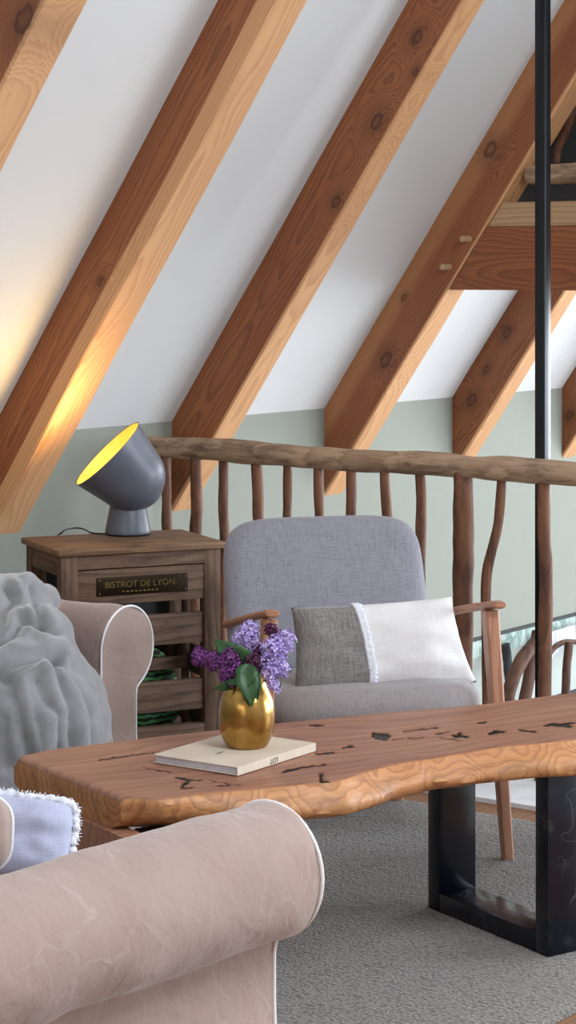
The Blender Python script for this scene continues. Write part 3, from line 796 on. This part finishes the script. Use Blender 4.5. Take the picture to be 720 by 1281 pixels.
# ------------------------------------------------------------------ armchair
CF = Vector((.245, -.97, 0)).normalized(); CX = Vector((.97, .245, 0)).normalized()   # forward, right of picture
fp = (Vector((-.05, 5.24, 0))+Vector((.49, 5.36, 0)))/2
CM = frame((fp.x, fp.y, RZT), CX)   # local: +x right, +y back, z up ; y=0 at the front posts
chair = empty('armchair', CM, 'light grey linen armchair with round beech arms behind the coffee table', 'armchair')
CI = CM.inverted()
def prism_leg(P, Q, w0, w1, d0, d1):
    P, Q = Vector(P), Vector(Q); mw = frame(P, Q-P, (0, -1, 0)); L = (Q-P).length; bm = bmesh.new(); rings = []
    for k in range(9):
        s = k/8; a = lerp(w0, w1, s)/2; b = lerp(d0, d1, s)/2; c = min(a, b)*.28; x = L*s
        rings.append([(x, a-c, b), (x, -a+c, b), (x, -a, b-c), (x, -a, -b+c), (x, -a+c, -b), (x, a-c, -b), (x, a, -b+c), (x, a, b-c)])
    loft(bm, rings); return bm, mw
hw = .272
AZ = .600
for sx in (-1, 1):
    bm, mw = prism_leg((sx*(hw+.032), -.035, 0), (sx*hw, .0, AZ-.012), .026, .034, .026, .046)
    o = link('leg', bm, 'beech', None, Matrix(), autos=40); o.parent = chair; o.matrix_local = mw
    bm, mw = prism_leg((sx*(hw-.05), .60, 0), (sx*(hw-.055), .455, .50), .026, .026, .03, .032)
    o = link('leg', bm, 'beech', None, Matrix(), autos=40); o.parent = chair; o.matrix_local = mw
    # arm: rounded rod, sloping down to the back
    P = bez([[sx*(hw+.004), -.058, AZ+.008], [sx*(hw+.003), -.03, AZ+.006], [sx*(hw-.0), .12, AZ-.022], [sx*(hw-.002), .30, AZ-.060], [sx*(hw-.002), .45, AZ-.092], [sx*(hw-.010), .49, AZ-.101]], 8)
    n = len(P); rd = [.0115*(1-.55*max(0, 1-min(k, n-1-k)/2.0)**2) for k in range(n)]
    bm = bmesh.new(); tube(bm, P, rd, 14, flat=.86)
    for v in bm.verts: v.co.x = sx*hw+(v.co.x-sx*hw)*1.5
    link('arm', bm, 'beech', chair)
boxp('seat_rail', (-hw, .0, .275), (hw, .022, .325), 'beech', chair, .004)
boxp('seat_rail', (-hw+.01, .44, .27), (hw-.01, .46, .31), 'beech', chair, .004)
for sx in (-1, 1): boxp('side_rail', (sx*(hw-.012)-.01, .02, .275), (sx*(hw-.012)+.01, .45, .32), 'beech', chair, .004)
# seat pad
def superpad(name, w, h, t, e, m, mw, parent, n=48, bulge=.018, side=.5, taper=0, wr=.002):
    """pad in local XY (w x h), thickness Z, superellipse outline"""
    bm = bmesh.new(); K = 120
    def outline(s, k):
        a = 2*PI*k/K; c, q = math.cos(a), math.sin(a)
        x = abs(c)**(2/e)*math.copysign(1, c)*w/2; y = abs(q)**(2/e)*math.copysign(1, q)*h/2
        x *= 1-taper*(y/h)
        return x*s, y*s
    prof = []
    for i in range(9):
        a = -PI/2+PI*i/8; prof.append((1, math.sin(a)*t/2, math.cos(a)))
    rings = []; rr = t*side*.5
    ins = lambda q: (w/2-rr*(1-q))/(w/2)
    ins0 = ins(0)
    i0 = ins0
    for s in (.02, .3, .55, .78, .92): rings.append((s*i0, -t/2))
    for (o_, z, cz) in prof: rings.append((ins(cz), z))
    top = []
    for s in (.92, .78, .55, .3, .02): rings.append((s*i0, t/2))
    R = []
    for s, z in rings:
        r = []
        for k in range(K):
            x, y = outline(s, k); dz = bulge*max(0, 1-(s/ins0)**2) if z > 0 else -bulge*.4*max(0, 1-(s/ins0)**2)
            r.append((x, y, z+dz+wr*noise.noise(Vector((x*9, y*9, z*5)))))
        R.append(r)
    loft(bm, R); o = link(name, bm, m, None, Matrix(), autos=70); o.parent = parent; o.matrix_local = mw; return o
superpad('seat', .56, .54, .105, 3.5, 'linen_seat', Matrix.Translation((.0, .215, .352)) @ Matrix.Rotation(math.radians(-3.2), 4, 'X'), chair, bulge=.012, side=.9)
# back pad: leaned
bt = Vector((0, .56, .775-RZT)); bb = Vector((0, .43, .36))
dirb = (bt-bb).normalized(); Lb = (bt-bb).length
mb = frame((bt+bb)/2, (1, 0, 0), -(Vector((1, 0, 0)).cross(dirb)))
# columns: x right, z normal, y = z cross x
back = superpad('backrest', .535, Lb, .085, 5.2, 'linen_chair', mb, chair, bulge=.012, side=1.0, taper=-.02)
for sx in (-1, 1):
    bm, mw = prism_leg((sx*.18, .475, .30), (sx*.18, .615, .68), .03, .025, .025, .022)
    o = link('back_frame', bm, 'beech', None, Matrix(), autos=40); o.parent = chair; o.matrix_local = mw
bm = bmesh.new(); box(bm, (-.19, .545, .48), (.19, .565, .52), .004); link('back_rail', bm, 'beech', chair, autos=35)
# cushion on the chair
cc = U(474, 808, 5.42); cyaw = frame(cc, (U(575, 805, 5.50)-U(360, 815, 5.36)), Vector((0, .30, 1)))
cush = empty('lumbar_cushion', cyaw, 'two-tone cushion leaning in the armchair, taupe one side, off-white the other, frayed strip between', 'cushion')
bm = bmesh.new(); cushion(bm, .445, .212, .105, 40, .045, .006, 3, fill=.42)
sv = -.445/2+.445*.40
for v in bm.verts:
    # lower corners sag outwards, the right side pulls up a little
    v.co.x += .022*(-v.co.z/.106)*(1 if v.co.x > 0 else -.25)*abs(v.co.x)/.22
    v.co.z += .006*(v.co.x/.22)
for f in bm.faces:
    f.material_index = 0 if f.calc_center_median().x-.12*(-f.calc_center_median().z) < sv else 1
o = link('cushion_cover', bm, ['linen_dark', 'linen_white'], cush)
# frayed strip
rnd = random.Random(4)
def surf_y(x, z):
    u = min(.99, abs(x/.2225)); v = min(.99, abs(z/.106)); return -.0525*((1-u**2.6)*(1-v**2.6))**.42
bm = bmesh.new()
n = 60; rows = []
for k in range(n+1):
    z = -.1+.205*k/n; x0 = sv-.008+.12*(-z)
    wv = .0016*math.sin(k*2.3)+.006*noise.noise(Vector((k*.6, 0, 0)))
    row = []
    for j, (dx, dy) in enumerate(((-.005, .001), (-.002, -.003), (.001, -.003), (.005, -.003-wv*.3), (.010+wv*.6, -.006-wv*.6), (.016+wv, -.003), (.018+wv*1.2, .002))):
        x = x0+dx; row.append((x, surf_y(x, z)+dy+.0015*rnd.uniform(-1, 1), z))
    rows.append(row)
V = [[bm.verts.new(p) for p in r] for r in rows]
for A, B in zip(V, V[1:]):
    for k in range(6): bm.faces.new((A[k], A[k+1], B[k+1], B[k]))
o = link('frayed_strip', bm, 'fringe', cush); md = o.modifiers.new('t', 'SOLIDIFY'); md.thickness = .0015

# ------------------------------------------------------------------ side cabinet
CZ = .68
FLc = UZ(73.5, 689, CZ); FRc = UZ(283, 677.5, CZ); BLc = UZ(28, 672, CZ)
KM = frame((FLc.x, FLc.y, 0), (FRc-FLc).normalized()); KW = (FRc-FLc).length; KD = abs((KM.inverted() @ BLc).y)
cab = empty('side_cabinet', KM, 'small weathered slatted wood cabinet with a metal name plate, under the table lamp', 'cabinet')
def kz(py, px=268):   # height on the front face at pixel
    d = Vector(((px-360)/FPX, 1, -(py-HY)/FPX)); o_ = Vector((0, 0, H)); fn = KM.col[1].to_3d()
    t = (KM @ Vector((0, .012, 0))-o_).dot(fn)/d.dot(fn); p = KM.inverted() @ (o_+d*t); return p
def kb(name, lo, hi, m='crate', bev=.002, vert=False, lab=None):
    """box whose long axis carries the grain"""
    size = [h-l for l, h in zip(lo, hi)]; bm = bmesh.new()
    ax = size.index(max(size))
    c = Vector([(l+h)/2 for l, h in zip(lo, hi)])
    hx = [s/2 for s in size]
    if ax == 0: mw = Matrix.Translation(c); l = hx
    elif ax == 2: mw = Matrix.Translation(c) @ Matrix.Rotation(-PI/2, 4, 'Y'); l = [hx[2], hx[1], hx[0]]
    else: mw = Matrix.Translation(c) @ Matrix.Rotation(PI/2, 4, 'Z'); l = [hx[1], hx[0], hx[2]]
    box(bm, [-q for q in l], l, bev)
    shift = Vector((random.uniform(-3, 3), 0, 0))
    o = link(name, bm, m, None, Matrix(), autos=35); o.parent = cab; o.matrix_local = mw
    if lab: o['label'] = lab
    return o
ins = .012
kb('top', (0, 0, CZ-.018), (KW, KD, CZ), 'crate_top', .004)
pw = .046
xl0, xr1 = ins, KW-ins
for x0 in (xl0, xr1-pw):
    kb('corner_post', (x0, ins, 0.0), (x0+pw, ins+.04, CZ-.018)); kb('corner_post', (x0, KD-ins-.04, 0.0), (x0+pw, KD-ins, CZ-.018))
zt0 = kz(703.5).z
kb('top_rail', (xl0+pw, ins, zt0), (xr1-pw, ins+.03, CZ-.018))
kb('bottom_rail', (xl0+pw, ins, .055), (xr1-pw, ins+.03, kz(903).z))
fz = {}
panel = kb('name_board', (xl0+pw, ins+.004, kz(748).z), (xr1-pw, ins+.024, zt0-.003))
kb('slat', (xl0+pw+.002, ins+.006, kz(802.5).z), (xr1-pw-.002, ins+.024, kz(764.5).z))
kb('slat', (xl0+pw+.002, ins+.06, kz(838).z), (xr1-pw-.03, ins+.075, kz(823).z))
kb('slat', (xl0+pw+.002, ins+.006, kz(885.5).z), (xr1-pw-.002, ins+.024, kz(847.6).z))
for sx in (xl0, xr1-.03):   # side rails and one side slat
    kb('side_rail', (sx+.004, ins+.04, CZ-.075), (sx+.026, KD-ins-.04, CZ-.018))
    kb('side_rail', (sx+.004, ins+.04, .05), (sx+.026, KD-ins-.04, .10))
    kb('side_slat', (sx+.008, ins+.04, .30), (sx+.022, KD-ins-.04, .38))
    kb('side_slat', (sx+.008, ins+.04, .16), (sx+.022, KD-ins-.04, .24))
kb('inner_post', (xr1-pw-.03, ins+.08, .06), (xr1-pw-.012, ins+.10, CZ-.02))
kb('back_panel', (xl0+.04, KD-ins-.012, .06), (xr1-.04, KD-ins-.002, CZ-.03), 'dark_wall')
kb('bottom_shelf', (xl0+.02, ins+.03, .06), (xr1-.02, KD-ins-.02, .075))
# name plate
pa, pb = kz(736, 121), kz(727, 235)
zc = (pa.z+pb.z)/2; 
bm = bmesh.new(); box(bm, (pa.x, ins-.001, zc-.0245), (pb.x, ins+.005, zc+.0245), .002)
pl = link('name_plate', bm, 'brass_dark', cab, autos=35); pl['label'] = 'dark brass plate with raised lettering'
textmesh('lettering', 'BISTROT DE LYON', .0235, 'brass_letter', pl, Matrix.Translation(((pa.x+pb.x)/2-.008, ins-.001, zc+.004)) @ Matrix.Rotation(PI/2, 4, 'X'), .0012, 1.02)
bm = bmesh.new()
for k in range(9): box(bm, ((pa.x+pb.x)/2-.06+.012*k, ins-.0025, zc-.016), ((pa.x+pb.x)/2-.053+.012*k, ins-.0008, zc-.0135))
link('raised_line', bm, 'brass_letter', pl)
for x in (pa.x+.007, pb.x-.007):
    for dz in (-.018, .018):
        bm = bmesh.new(); bmesh.ops.create_uvsphere(bm, u_segments=10, v_segments=6, radius=.0025, matrix=Matrix.Translation((x, ins-.0015, zc+dz)))
        link('nail', bm, 'chrome', pl)
# striped green cloth bundle inside
bx = KM @ Vector((.27, .165, .0))
bm = bmesh.new(); bmesh.ops.create_uvsphere(bm, u_segments=40, v_segments=24, radius=1)
for v in bm.verts:
    v.co = Vector((v.co.x*.14, v.co.y*.072, v.co.z*.155)); v.co *= 1+.08*noise.noise(v.co*12)
tag(link('striped_bundle', bm, 'zebra', None, frame(bx+Vector((0, 0, .232)), KM.col[0].to_3d())), 'green and black striped cloth bundle inside the slatted cabinet', 'textile')

# ------------------------------------------------------------------ table lamp
LP = UZ(160, 668.5, CZ); ls = LP.y/FPX
lamp = empty('table_lamp', Matrix.Translation((LP.x, LP.y, CZ+.0005)), 'blue-grey table lamp with a tilted round shade glowing yellow, on the wooden cabinet', 'lamp')
bm = bmesh.new(); lathe(bm, [(.058, .004), (.0635, .004), (.0645, .007), (.064, .012), (.0508, .078), (.0495, .0815), (.044, .082)], 48)
b_ = link('lamp_base', bm, 'lamp_body', lamp, autos=40)
bm = bmesh.new(); lathe(bm, [(.056, 0), (.057, .0045)], 40); link('foot_pad', bm, 'black', b_)
bm = bmesh.new()
cpts = [UZ(134, 668, CZ+.004), UZ(115, 667, CZ+.004), UZ(104, 662, CZ+.003), UZ(92, 661, CZ+.003), UZ(78, 666, CZ+.003)]
cl_ = [list(Vector(p)-Vector((LP.x, LP.y, CZ))) for p in cpts]; 
last = Vector(cl_[-1]); cl_.append([last.x-.02, last.y+.03, -.05]); cl_.append([last.x-.02, last.y+.03, -.35])
tube(bm, bez(cl_, 8), .0022, 8); link('power_cord', bm, 'black', lamp)
# shade: axis points up-left and slightly to the viewer
RC = U(134.2, 567.5, LP.y-.03)
axis = Vector((-.69, -.15, .715)).normalized()
Sm = frame(RC-Vector((LP.x, LP.y, CZ)), axis.orthogonal(), axis)
prof = [(0.001, -86), (9, -85), (18, -81), (28, -74.5), (35.5, -67), (41, -57), (44, -46), (46.6, -33), (50.2, -17), (54.0, -1), (54.6, 0)]
sp = [[r*ls, z*ls] for r, z in prof]; sp = bez(sp, 5)
inner = [[max(.0008, r-.0028), min(z+.0025, .0)] for r, z in sp[::-1][1:]]
bm = bmesh.new(); lathe(bm, sp, 64, cap0=True, cap1=False)
for k, f in enumerate(bm.faces): f.material_index = 0
n0 = len(bm.faces)
lathe(bm, [[sp[-1][0], sp[-1][1]]]+inner, 64, cap0=False, cap1=True)
bm.faces.ensure_lookup_table()
for f in list(bm.faces)[n0+64:]: f.material_index = 1
bmesh.ops.remove_doubles(bm, verts=bm.verts[:], dist=1e-6)
sh = link('lamp_shade', bm, ['lamp_body', 'lamp_inner'], None, Matrix(), autos=50); sh.parent = lamp; sh.matrix_local = Sm; sh['label'] = 'tilted bowl shade with yellow lining'
bm = bmesh.new(); bmesh.ops.create_uvsphere(bm, u_segments=24, v_segments=16, radius=.026, matrix=Matrix.Translation((0, 0, -.095)))
bl_ = link('bulb', bm, 'bulb', lamp); bl_.matrix_local = Sm; bl_['label'] = 'glowing warm bulb'
ld = bpy.data.lights.new('bulb_light', 'SPOT'); ld.energy = 7; ld.color = (1, .64, .27); ld.shadow_soft_size = .04; ld.spot_size = math.radians(165); ld.spot_blend = 1
lo = bpy.data.objects.new('bulb_light', ld); COL.objects.link(lo)
dz_ = -(-D*1.0-N*.30+Vector((0, 0, .75))).normalized(); dx_ = Vector((0, 0, 1)).cross(dz_).normalized()
lm = Matrix((dx_, dz_.cross(dx_), dz_)).transposed().to_4x4(); lm.translation = RC-axis*.01; lo.matrix_world = lm

# ------------------------------------------------------------------ slipcovered armchairs
RR = .103; ZC = .60-RR
def arm_profile(n=26, nk=.034):
    """closed outline in (o, z); o>0 is outward"""
    pts = [(-RR, .02), (-RR, .15), (-RR, .30), (-RR, .42)]
    for k in range(n+1):
        a = PI-(PI+(.95 if nk > .03 else 1.12))*k/n   # from inner horizontal over the top and round below the outer side
        pts.append((RR*math.cos(a), ZC+RR*math.sin(a)*(1.0)))
    ax, az = pts[-1]
    pts += [((ax+nk)/2, az-.008), (nk+.004, az-.016), (nk, az-.035), (nk, .30), (nk+.003, .20), (nk+.010, .10), (nk+.016, .02)]
    return pts
def slip_arm(parent, side, xo, y0, y1, seed, amp=.004, nk=.034):
    """side=+1: outward is +x"""
    P = arm_profile(nk=nk); n = int((y1-y0)/.012); bm = bmesh.new(); rings = []
    for k in range(n+1):
        y = y1-(y1-y0)*k/n; r = []
        e = min(k*.012, .012)/.012; shr = 1-.05*(1-math.sqrt(max(0, 1-(1-e)**2)))
        for (o, z) in P:
            low = max(0, (.33-z)/.33)
            d = amp*noise.noise(Vector((o*9+seed, y*7, z*9)))*2+amp*.8*noise.noise(Vector((o*22, y*16+o*10, z*24+seed)))
            d += .010*low*math.sin(y*26+2.0*noise.noise(Vector((y*3, seed, 0))))*(1 if o > 0 else .3)
            c = Vector((0, ZC)); v = Vector((o, z-ZC)); l = max(.001, v.length)
            s_ = shr if z > .3 else 1
            oo = o*s_+v.x/l*d; zz = ZC+(z-ZC)*s_+v.y/l*d if z > .05 else z
            r.append((side*oo, y, zz))
        rings.append(r)
    loft(bm, rings)
    o = link('armrest', bm, 'slip', None, Matrix(), autos=60); o.parent = parent; o.matrix_local = Matrix.Translation((xo, 0, 0))
    # piping round the front panel
    pp = [[side*a*.985, y1-.002, b] for a, b in P[1:]]
    bm = bmesh.new(); tube(bm, pp, .0030, 8, caps=True)
    q = link('piping', bm, 'piping', o); q['label'] = 'white piped seam'
    return o
def padbox(bm, w, d, h, r, seed=0, n=22):
    """rounded soft box centred at x,y, base at z=0"""
    vs = []
    g = bmesh.ops.create_cube(bm, size=2)['verts']
    bmesh.ops.subdivide_edges(bm, edges=bm.edges[:], cuts=n, use_grid_fill=True)
    for v in bm.verts:
        c = v.co; m = Vector((w/2-r, d/2-r, h/2-r)); q = Vector((c.x*w/2, c.y*d/2, c.z*h/2))
        k = Vector([max(-mm, min(mm, qq)) for qq, mm in zip(q, m)]); e = q-k
        if e.length > 0: q = k+e.normalized()*min(r, e.length*1.0) if e.length > r else q
        q += q.normalized()*.006*noise.noise(q*6+Vector((seed, 0, 0)))
        v.co = q+Vector((0, 0, h/2))
def softbox(name, parent, lo, hi, m, r=.05, seed=0, rot=None):
    bm = bmesh.new(); padbox(bm, hi[0]-lo[0], hi[1]-lo[1], hi[2]-lo[2], r, seed)
    o = link(name, bm, m, None, Matrix(), autos=70); o.parent = parent
    o.matrix_local = Matrix.Translation(((lo[0]+hi[0])/2, (lo[1]+hi[1])/2, lo[2])) @ (rot or Matrix()); return o
def slipchair(mw, W, lab, seed, group, nk=.034, yb=-.40):
    root = empty('slipcovered_armchair', mw, lab, 'armchair', group)
    xo = W/2-RR
    for sd in (-1, 1): slip_arm(root, sd, sd*xo, yb, .44, seed+sd, nk=nk)
    iw = xo-RR-.004
    softbox('seat_base', root, (-iw, yb+.05, .03), (iw, .40, .27), 'slip', .02, seed)
    softbox('seat_cushion', root, (-iw, -.20, .272), (iw, .43, .42), 'slip', .05, seed+1)
    softbox('backrest', root, (-iw-.06, yb-.04, .02), (iw+.06, yb+.16, .86 if yb < -.35 else .78), 'slip', .08, seed+2)
    softbox('back_cushion', root, (-iw, yb+.165, .425), (iw, yb+.36, .83 if yb < -.35 else .74), 'slip', .08, seed+3)
    return root
F1 = Vector((.638, .77, 0)).normalized(); X1 = Vector((F1.y, -F1.x, 0))
W1 = 1.0; disc1 = Vector(((340-360)/FPX*3.45, 3.45, 0)); o1 = disc1-X1*(W1/2-RR)-F1*.44
sofa1 = slipchair(frame(o1, X1), W1, 'rose-beige slipcovered armchair nearest the viewer, rolled arm with white piping', 1, None, nk=.006)
F2 = Vector((.83, -.56, 0)).normalized(); X2 = Vector((F2.y, -F2.x, 0))
disc2 = Vector(((160-360)/FPX*5.45, 5.45, 0)); o2 = disc2+X2*(W1/2-RR)-F2*.44
sofa2 = slipchair(frame(o2, X2), W1, 'rose-beige slipcovered armchair beyond the coffee table under a grey plush blanket', 9, None, yb=-.24)

# pillows on the near armchair
M1 = sofa1.matrix_world
# lavender pillow with frayed edge
pc_ = U(10, 1054, 3.50); pm = frame(pc_, (.985, .10, -.14), (0, .45, 1))
pil = empty('lavender_pillow', pm, 'lavender cotton pillow with a frayed white border on the near armchair', 'pillow')
bm = bmesh.new(); cushion(bm, .205, .150, .10, 30, .04, .006, 8, fill=.45, cr=.10); link('pillow_cover', bm, 'lavender', pil)
bm = bmesh.new(); n = 150; rnd = random.Random(3); pts = []
for k in range(n):
    s = 4*k/n; sd = int(s); f = -1+2*(s-sd)
    u, v = ((f, 1), (1, -f), (-f, -1), (-1, f))[sd]
    x = .205/2*u*(1-.04*(1-v*v))*(1-.10*v**4); z = .150/2*v*(1-.04*(1-u*u))*(1-.10*u**4); pts.append(Vector((x, 0, z)))
rad = [.0065+.0022*math.sin(k*1.9)+rnd.uniform(-.0012, .0018) for k in range(n)]
tube(bm, [p*1.02+Vector((rnd.uniform(-.0015, .0015), rnd.uniform(-.002, .002), rnd.uniform(-.0015, .0015))) for p in pts], rad, 8, closed=True, rough=.5, up=(0, 1, 0))
for k in range(0, n):     # loose threads
    for q in range(4):
        p = pts[k]*1.03; d = Vector((p.x, rnd.uniform(-.05, .05), p.z)).normalized(); e = p+Vector((rnd.uniform(-.003, .003), 0, rnd.uniform(-.003, .003)))+d*rnd.uniform(.004, .010)
        tube(bm, [p, (p+e)/2+Vector((0, rnd.uniform(-.002, .002), .001)), e], .0007, 3)
o = link('frayed_border', bm, 'fringe', pil); o['label'] = 'frayed white border'
# piped cushion, corner only in view
pc2 = U(-96, 1042, 3.32); pm2 = frame(pc2, (1, .05, -.03), (0, .25, 1))
pil2 = empty('piped_cushion', pm2, 'rose-beige piped cushion at the left edge, leaning in front of the lavender pillow', 'cushion')
bm = bmesh.new(); cushion(bm, .262, .150, .09, 26, .0, .004, 12, fill=.45, e=3.0, cr=.24); link('cushion_cover', bm, 'slip', pil2)
pts = []
for k in range(120):
    s = 4*k/120; sd = int(s); f = -1+2*(s-sd); u, v = ((f, 1), (1, -f), (-f, -1), (-1, f))[sd]
    pts.append((.262/2*u*(1-.24*v**4), 0, .150/2*v*(1-.24*u**4)))
bm = bmesh.new(); tube(bm, pts, .003, 8, closed=True, up=(0, 1, 0)); link('piping', bm, 'piping', pil2)

# ------------------------------------------------------------------ plush blanket over the far armchair
def blanket():
    bm = bmesh.new()
    def ell(c, r, rot=0):
        m = Matrix.Translation(c) @ Matrix.Rotation(rot, 4, 'Z') @ Matrix.Diagonal((*r, 1))
        bmesh.ops.create_icosphere(bm, subdivisions=3, radius=1, matrix=m)
    C1 = U(22, 800, 5.22); C2 = U(40, 870, 5.0)
    ell(U(26, 775, 5.25), (.072, .15, .112)); ell(U(-45, 775, 5.2), (.15, .2, .12)); ell(U(58, 752, 5.42), (.035, .08, .04)); 
    ell(U(5, 835, 5.05), (.13, .2, .13)); ell(U(30, 900, 5.0), (.18, .24, .20)); ell(U(85, 905, 5.08), (.10, .14, .15)); ell(U(95, 950, 5.12), (.09, .12, .16))
    ell(U(40, 980, 5.0), (.19, .24, .20)); ell(U(-60, 900, 4.95), (.2, .22, .22)); ell(U(-60, 990, 4.9), (.22, .22, .22)); ell(U(60, 1040, 5.02), (.17, .2, .14)); ell(U(48, 810, 5.08), (.085, .13, .10))
    me = bpy.data.meshes.new('tmpb'); bm.to_mesh(me); bm.free()
    o = bpy.data.objects.new('tmpb', me); COL.objects.link(o)
    md = o.modifiers.new('r', 'REMESH'); md.mode = 'VOXEL'; md.voxel_size = .0068
    sm = o.modifiers.new('s', 'SMOOTH'); sm.factor = .5; sm.iterations = 45
    dg = bpy.context.evaluated_depsgraph_get(); me2 = bpy.data.meshes.new_from_object(o.evaluated_get(dg)); bpy.data.objects.remove(o)
    bm = bmesh.new(); bm.from_mesh(me2); bm.normal_update()
    VAL = [([(-30, 812), (0, 802), (18, 792), (30, 775), (46, 780), (70, 790)], .020, 4.5),
           ([(-40, 850), (0, 841), (28, 827), (56, 820), (72, 823)], .018, 4.5), ([(8, 850), (30, 838), (50, 827)], .010, 4),
           ([(70, 823), (92, 839), (106, 858), (117, 894), (119, 960)], .016, 5), ([(67, 830), (80, 855), (89, 889), (92, 960)], .015, 5),
           ([(92, 828), (112, 846), (130, 880), (137, 950)], .012, 5), ([(-5, 842), (11, 855), (22, 889), (39, 960)], .016, 5.5), ([(48, 850), (60, 880), (75, 894), (76, 960)], .013, 5),
           ([(36, 850), (44, 890), (56, 950)], .007, 7), ([(-40, 880), (-20, 920), (-5, 980)], .014, 7), ([(5, 900), (8, 960)], .010, 7),
           ([(40, 730), (47, 758), (54, 782)], .014, 4.5), ([(8, 736), (18, 752), (4, 778), (-6, 800)], .014, 5), ([(26, 722), (34, 745), (30, 768)], .008, 5), ([(-30, 735), (-15, 760), (-25, 790)], .012, 6)]
    def valley(x, y):
        t_ = 0
        for pl_, dp, w in VAL:
            best = 1e9; fr_ = 0
            for q_, ((ax, ay), (bx, by)) in enumerate(zip(pl_, pl_[1:])):
                dx, dy = bx-ax, by-ay; t = max(0, min(1, ((x-ax)*dx+(y-ay)*dy)/(dx*dx+dy*dy)))
                d = math.hypot(x-ax-dx*t, y-ay-dy*t)
                if d < best: best = d
            e = best/w/1.25
            dp *= .95; t_ += -dp*1.35*math.exp(-e*1.15)+dp*.35*math.exp(-((e-2.4)/1.3)**2)
        return t_
    disp = {}
    for v in bm.verts:
        p = v.co; x, y = PX(p)
        x += 3*noise.noise(p*8); y += 3*noise.noise(p*8+Vector((5, 0, 0)))
        disp[v] = (valley(x, y) if v.normal.y < .5 else 0)+.004*noise.noise(p*12)+.0015*noise.noise(p*40)
    for v in bm.verts:
        q = v.normal*disp[v]; v.co += q
        if v.co.z < .02: v.co.z = .02+.1*(v.co.z-.02)*0
        t = TI @ v.co      # keep clear of the table end
        if t.x > s0-.035 and v.co.z < .47 and t.y < .02: 
            t.x = s0-.035-.1*0; v.co = TM @ t
    for f in bm.faces: f.smooth = True
    inv = Matrix.Translation(C2).inverted(); bm.transform(inv)
    o = link('plush_blanket', bm, 'plush', None, Matrix.Translation(C2)); md = o.modifiers.new('s', 'SMOOTH'); md.factor = .3; md.iterations = 1
    return tag(o, 'thick grey plush blanket heaped in folds over the far armchair', 'blanket')
blanket()

# ------------------------------------------------------------------ light
def area(name, p, target, sx, sy, e, col):
    l = bpy.data.lights.new(name, 'AREA'); l.shape = 'RECTANGLE'; l.size = sx; l.size_y = sy; l.energy = e; l.color = col
    o = bpy.data.objects.new(name, l); COL.objects.link(o)
    z = (p-target).normalized(); x = Vector((0, 0, 1)).cross(z).normalized(); y = z.cross(x)
    m = Matrix((x, y, z)).transposed().to_4x4(); m.translation = p; o.matrix_world = m; return o
area('daylight_side_window', hb(3.3, B1+.05, 1.42), hb(3.3, 0, 1.42), 4.2, 1.8, 250, (.84, .92, 1))
area('daylight_far_gable', hb(A1+.05, 3.4, 1.4), hb(0, 3.4, 1.4), 3.9, 2.3, 230, (.9, .95, 1))
area('daylight_near_gable', hb(A0-.05, 3.4, 1.65), hb(0, 3.4, 1.65), 3.5, 1.8, 55, (1, .93, .86))
area('daylight_lower_window', hb(2.8, B1+.05, -1.3), hb(2.8, 0, -1.3), 4.6, 1.7, 34, (.9, .96, 1))
fill_p = hb(-2.6, 4.9, 3.35); area('added_overhead_fill', fill_p, fill_p-N*.55-Vector((0, 0, 1)), 1.3, 1.5, 90, (.88, .94, 1))  # added lamp under the closed roof to brighten the foreground; no opening above it
wd = bpy.data.worlds.new('World'); bpy.context.scene.world = wd; wd.use_nodes = True
bg = wd.node_tree.nodes['Background']; bg.inputs[0].default_value = (.8, .9, 1, 1); bg.inputs[1].default_value = 1.0

# ------------------------------------------------------------------ camera
cd = bpy.data.cameras.new('camera'); cam = bpy.data.objects.new('camera', cd); COL.objects.link(cam)
cd.sensor_width = 36; cd.lens = FPX*36/1281; cd.shift_y = -(640.5-HY)/1281; cd.clip_start = .05
cam.location = (0, 0, H); cam.rotation_euler = (PI/2, 0, 0)
sc = bpy.context.scene; sc.camera = cam
vs = sc.view_settings; vs.view_transform = 'Standard'; vs.look = 'None'; vs.gamma = 1; vs.exposure = .5; vs.use_curve_mapping = False
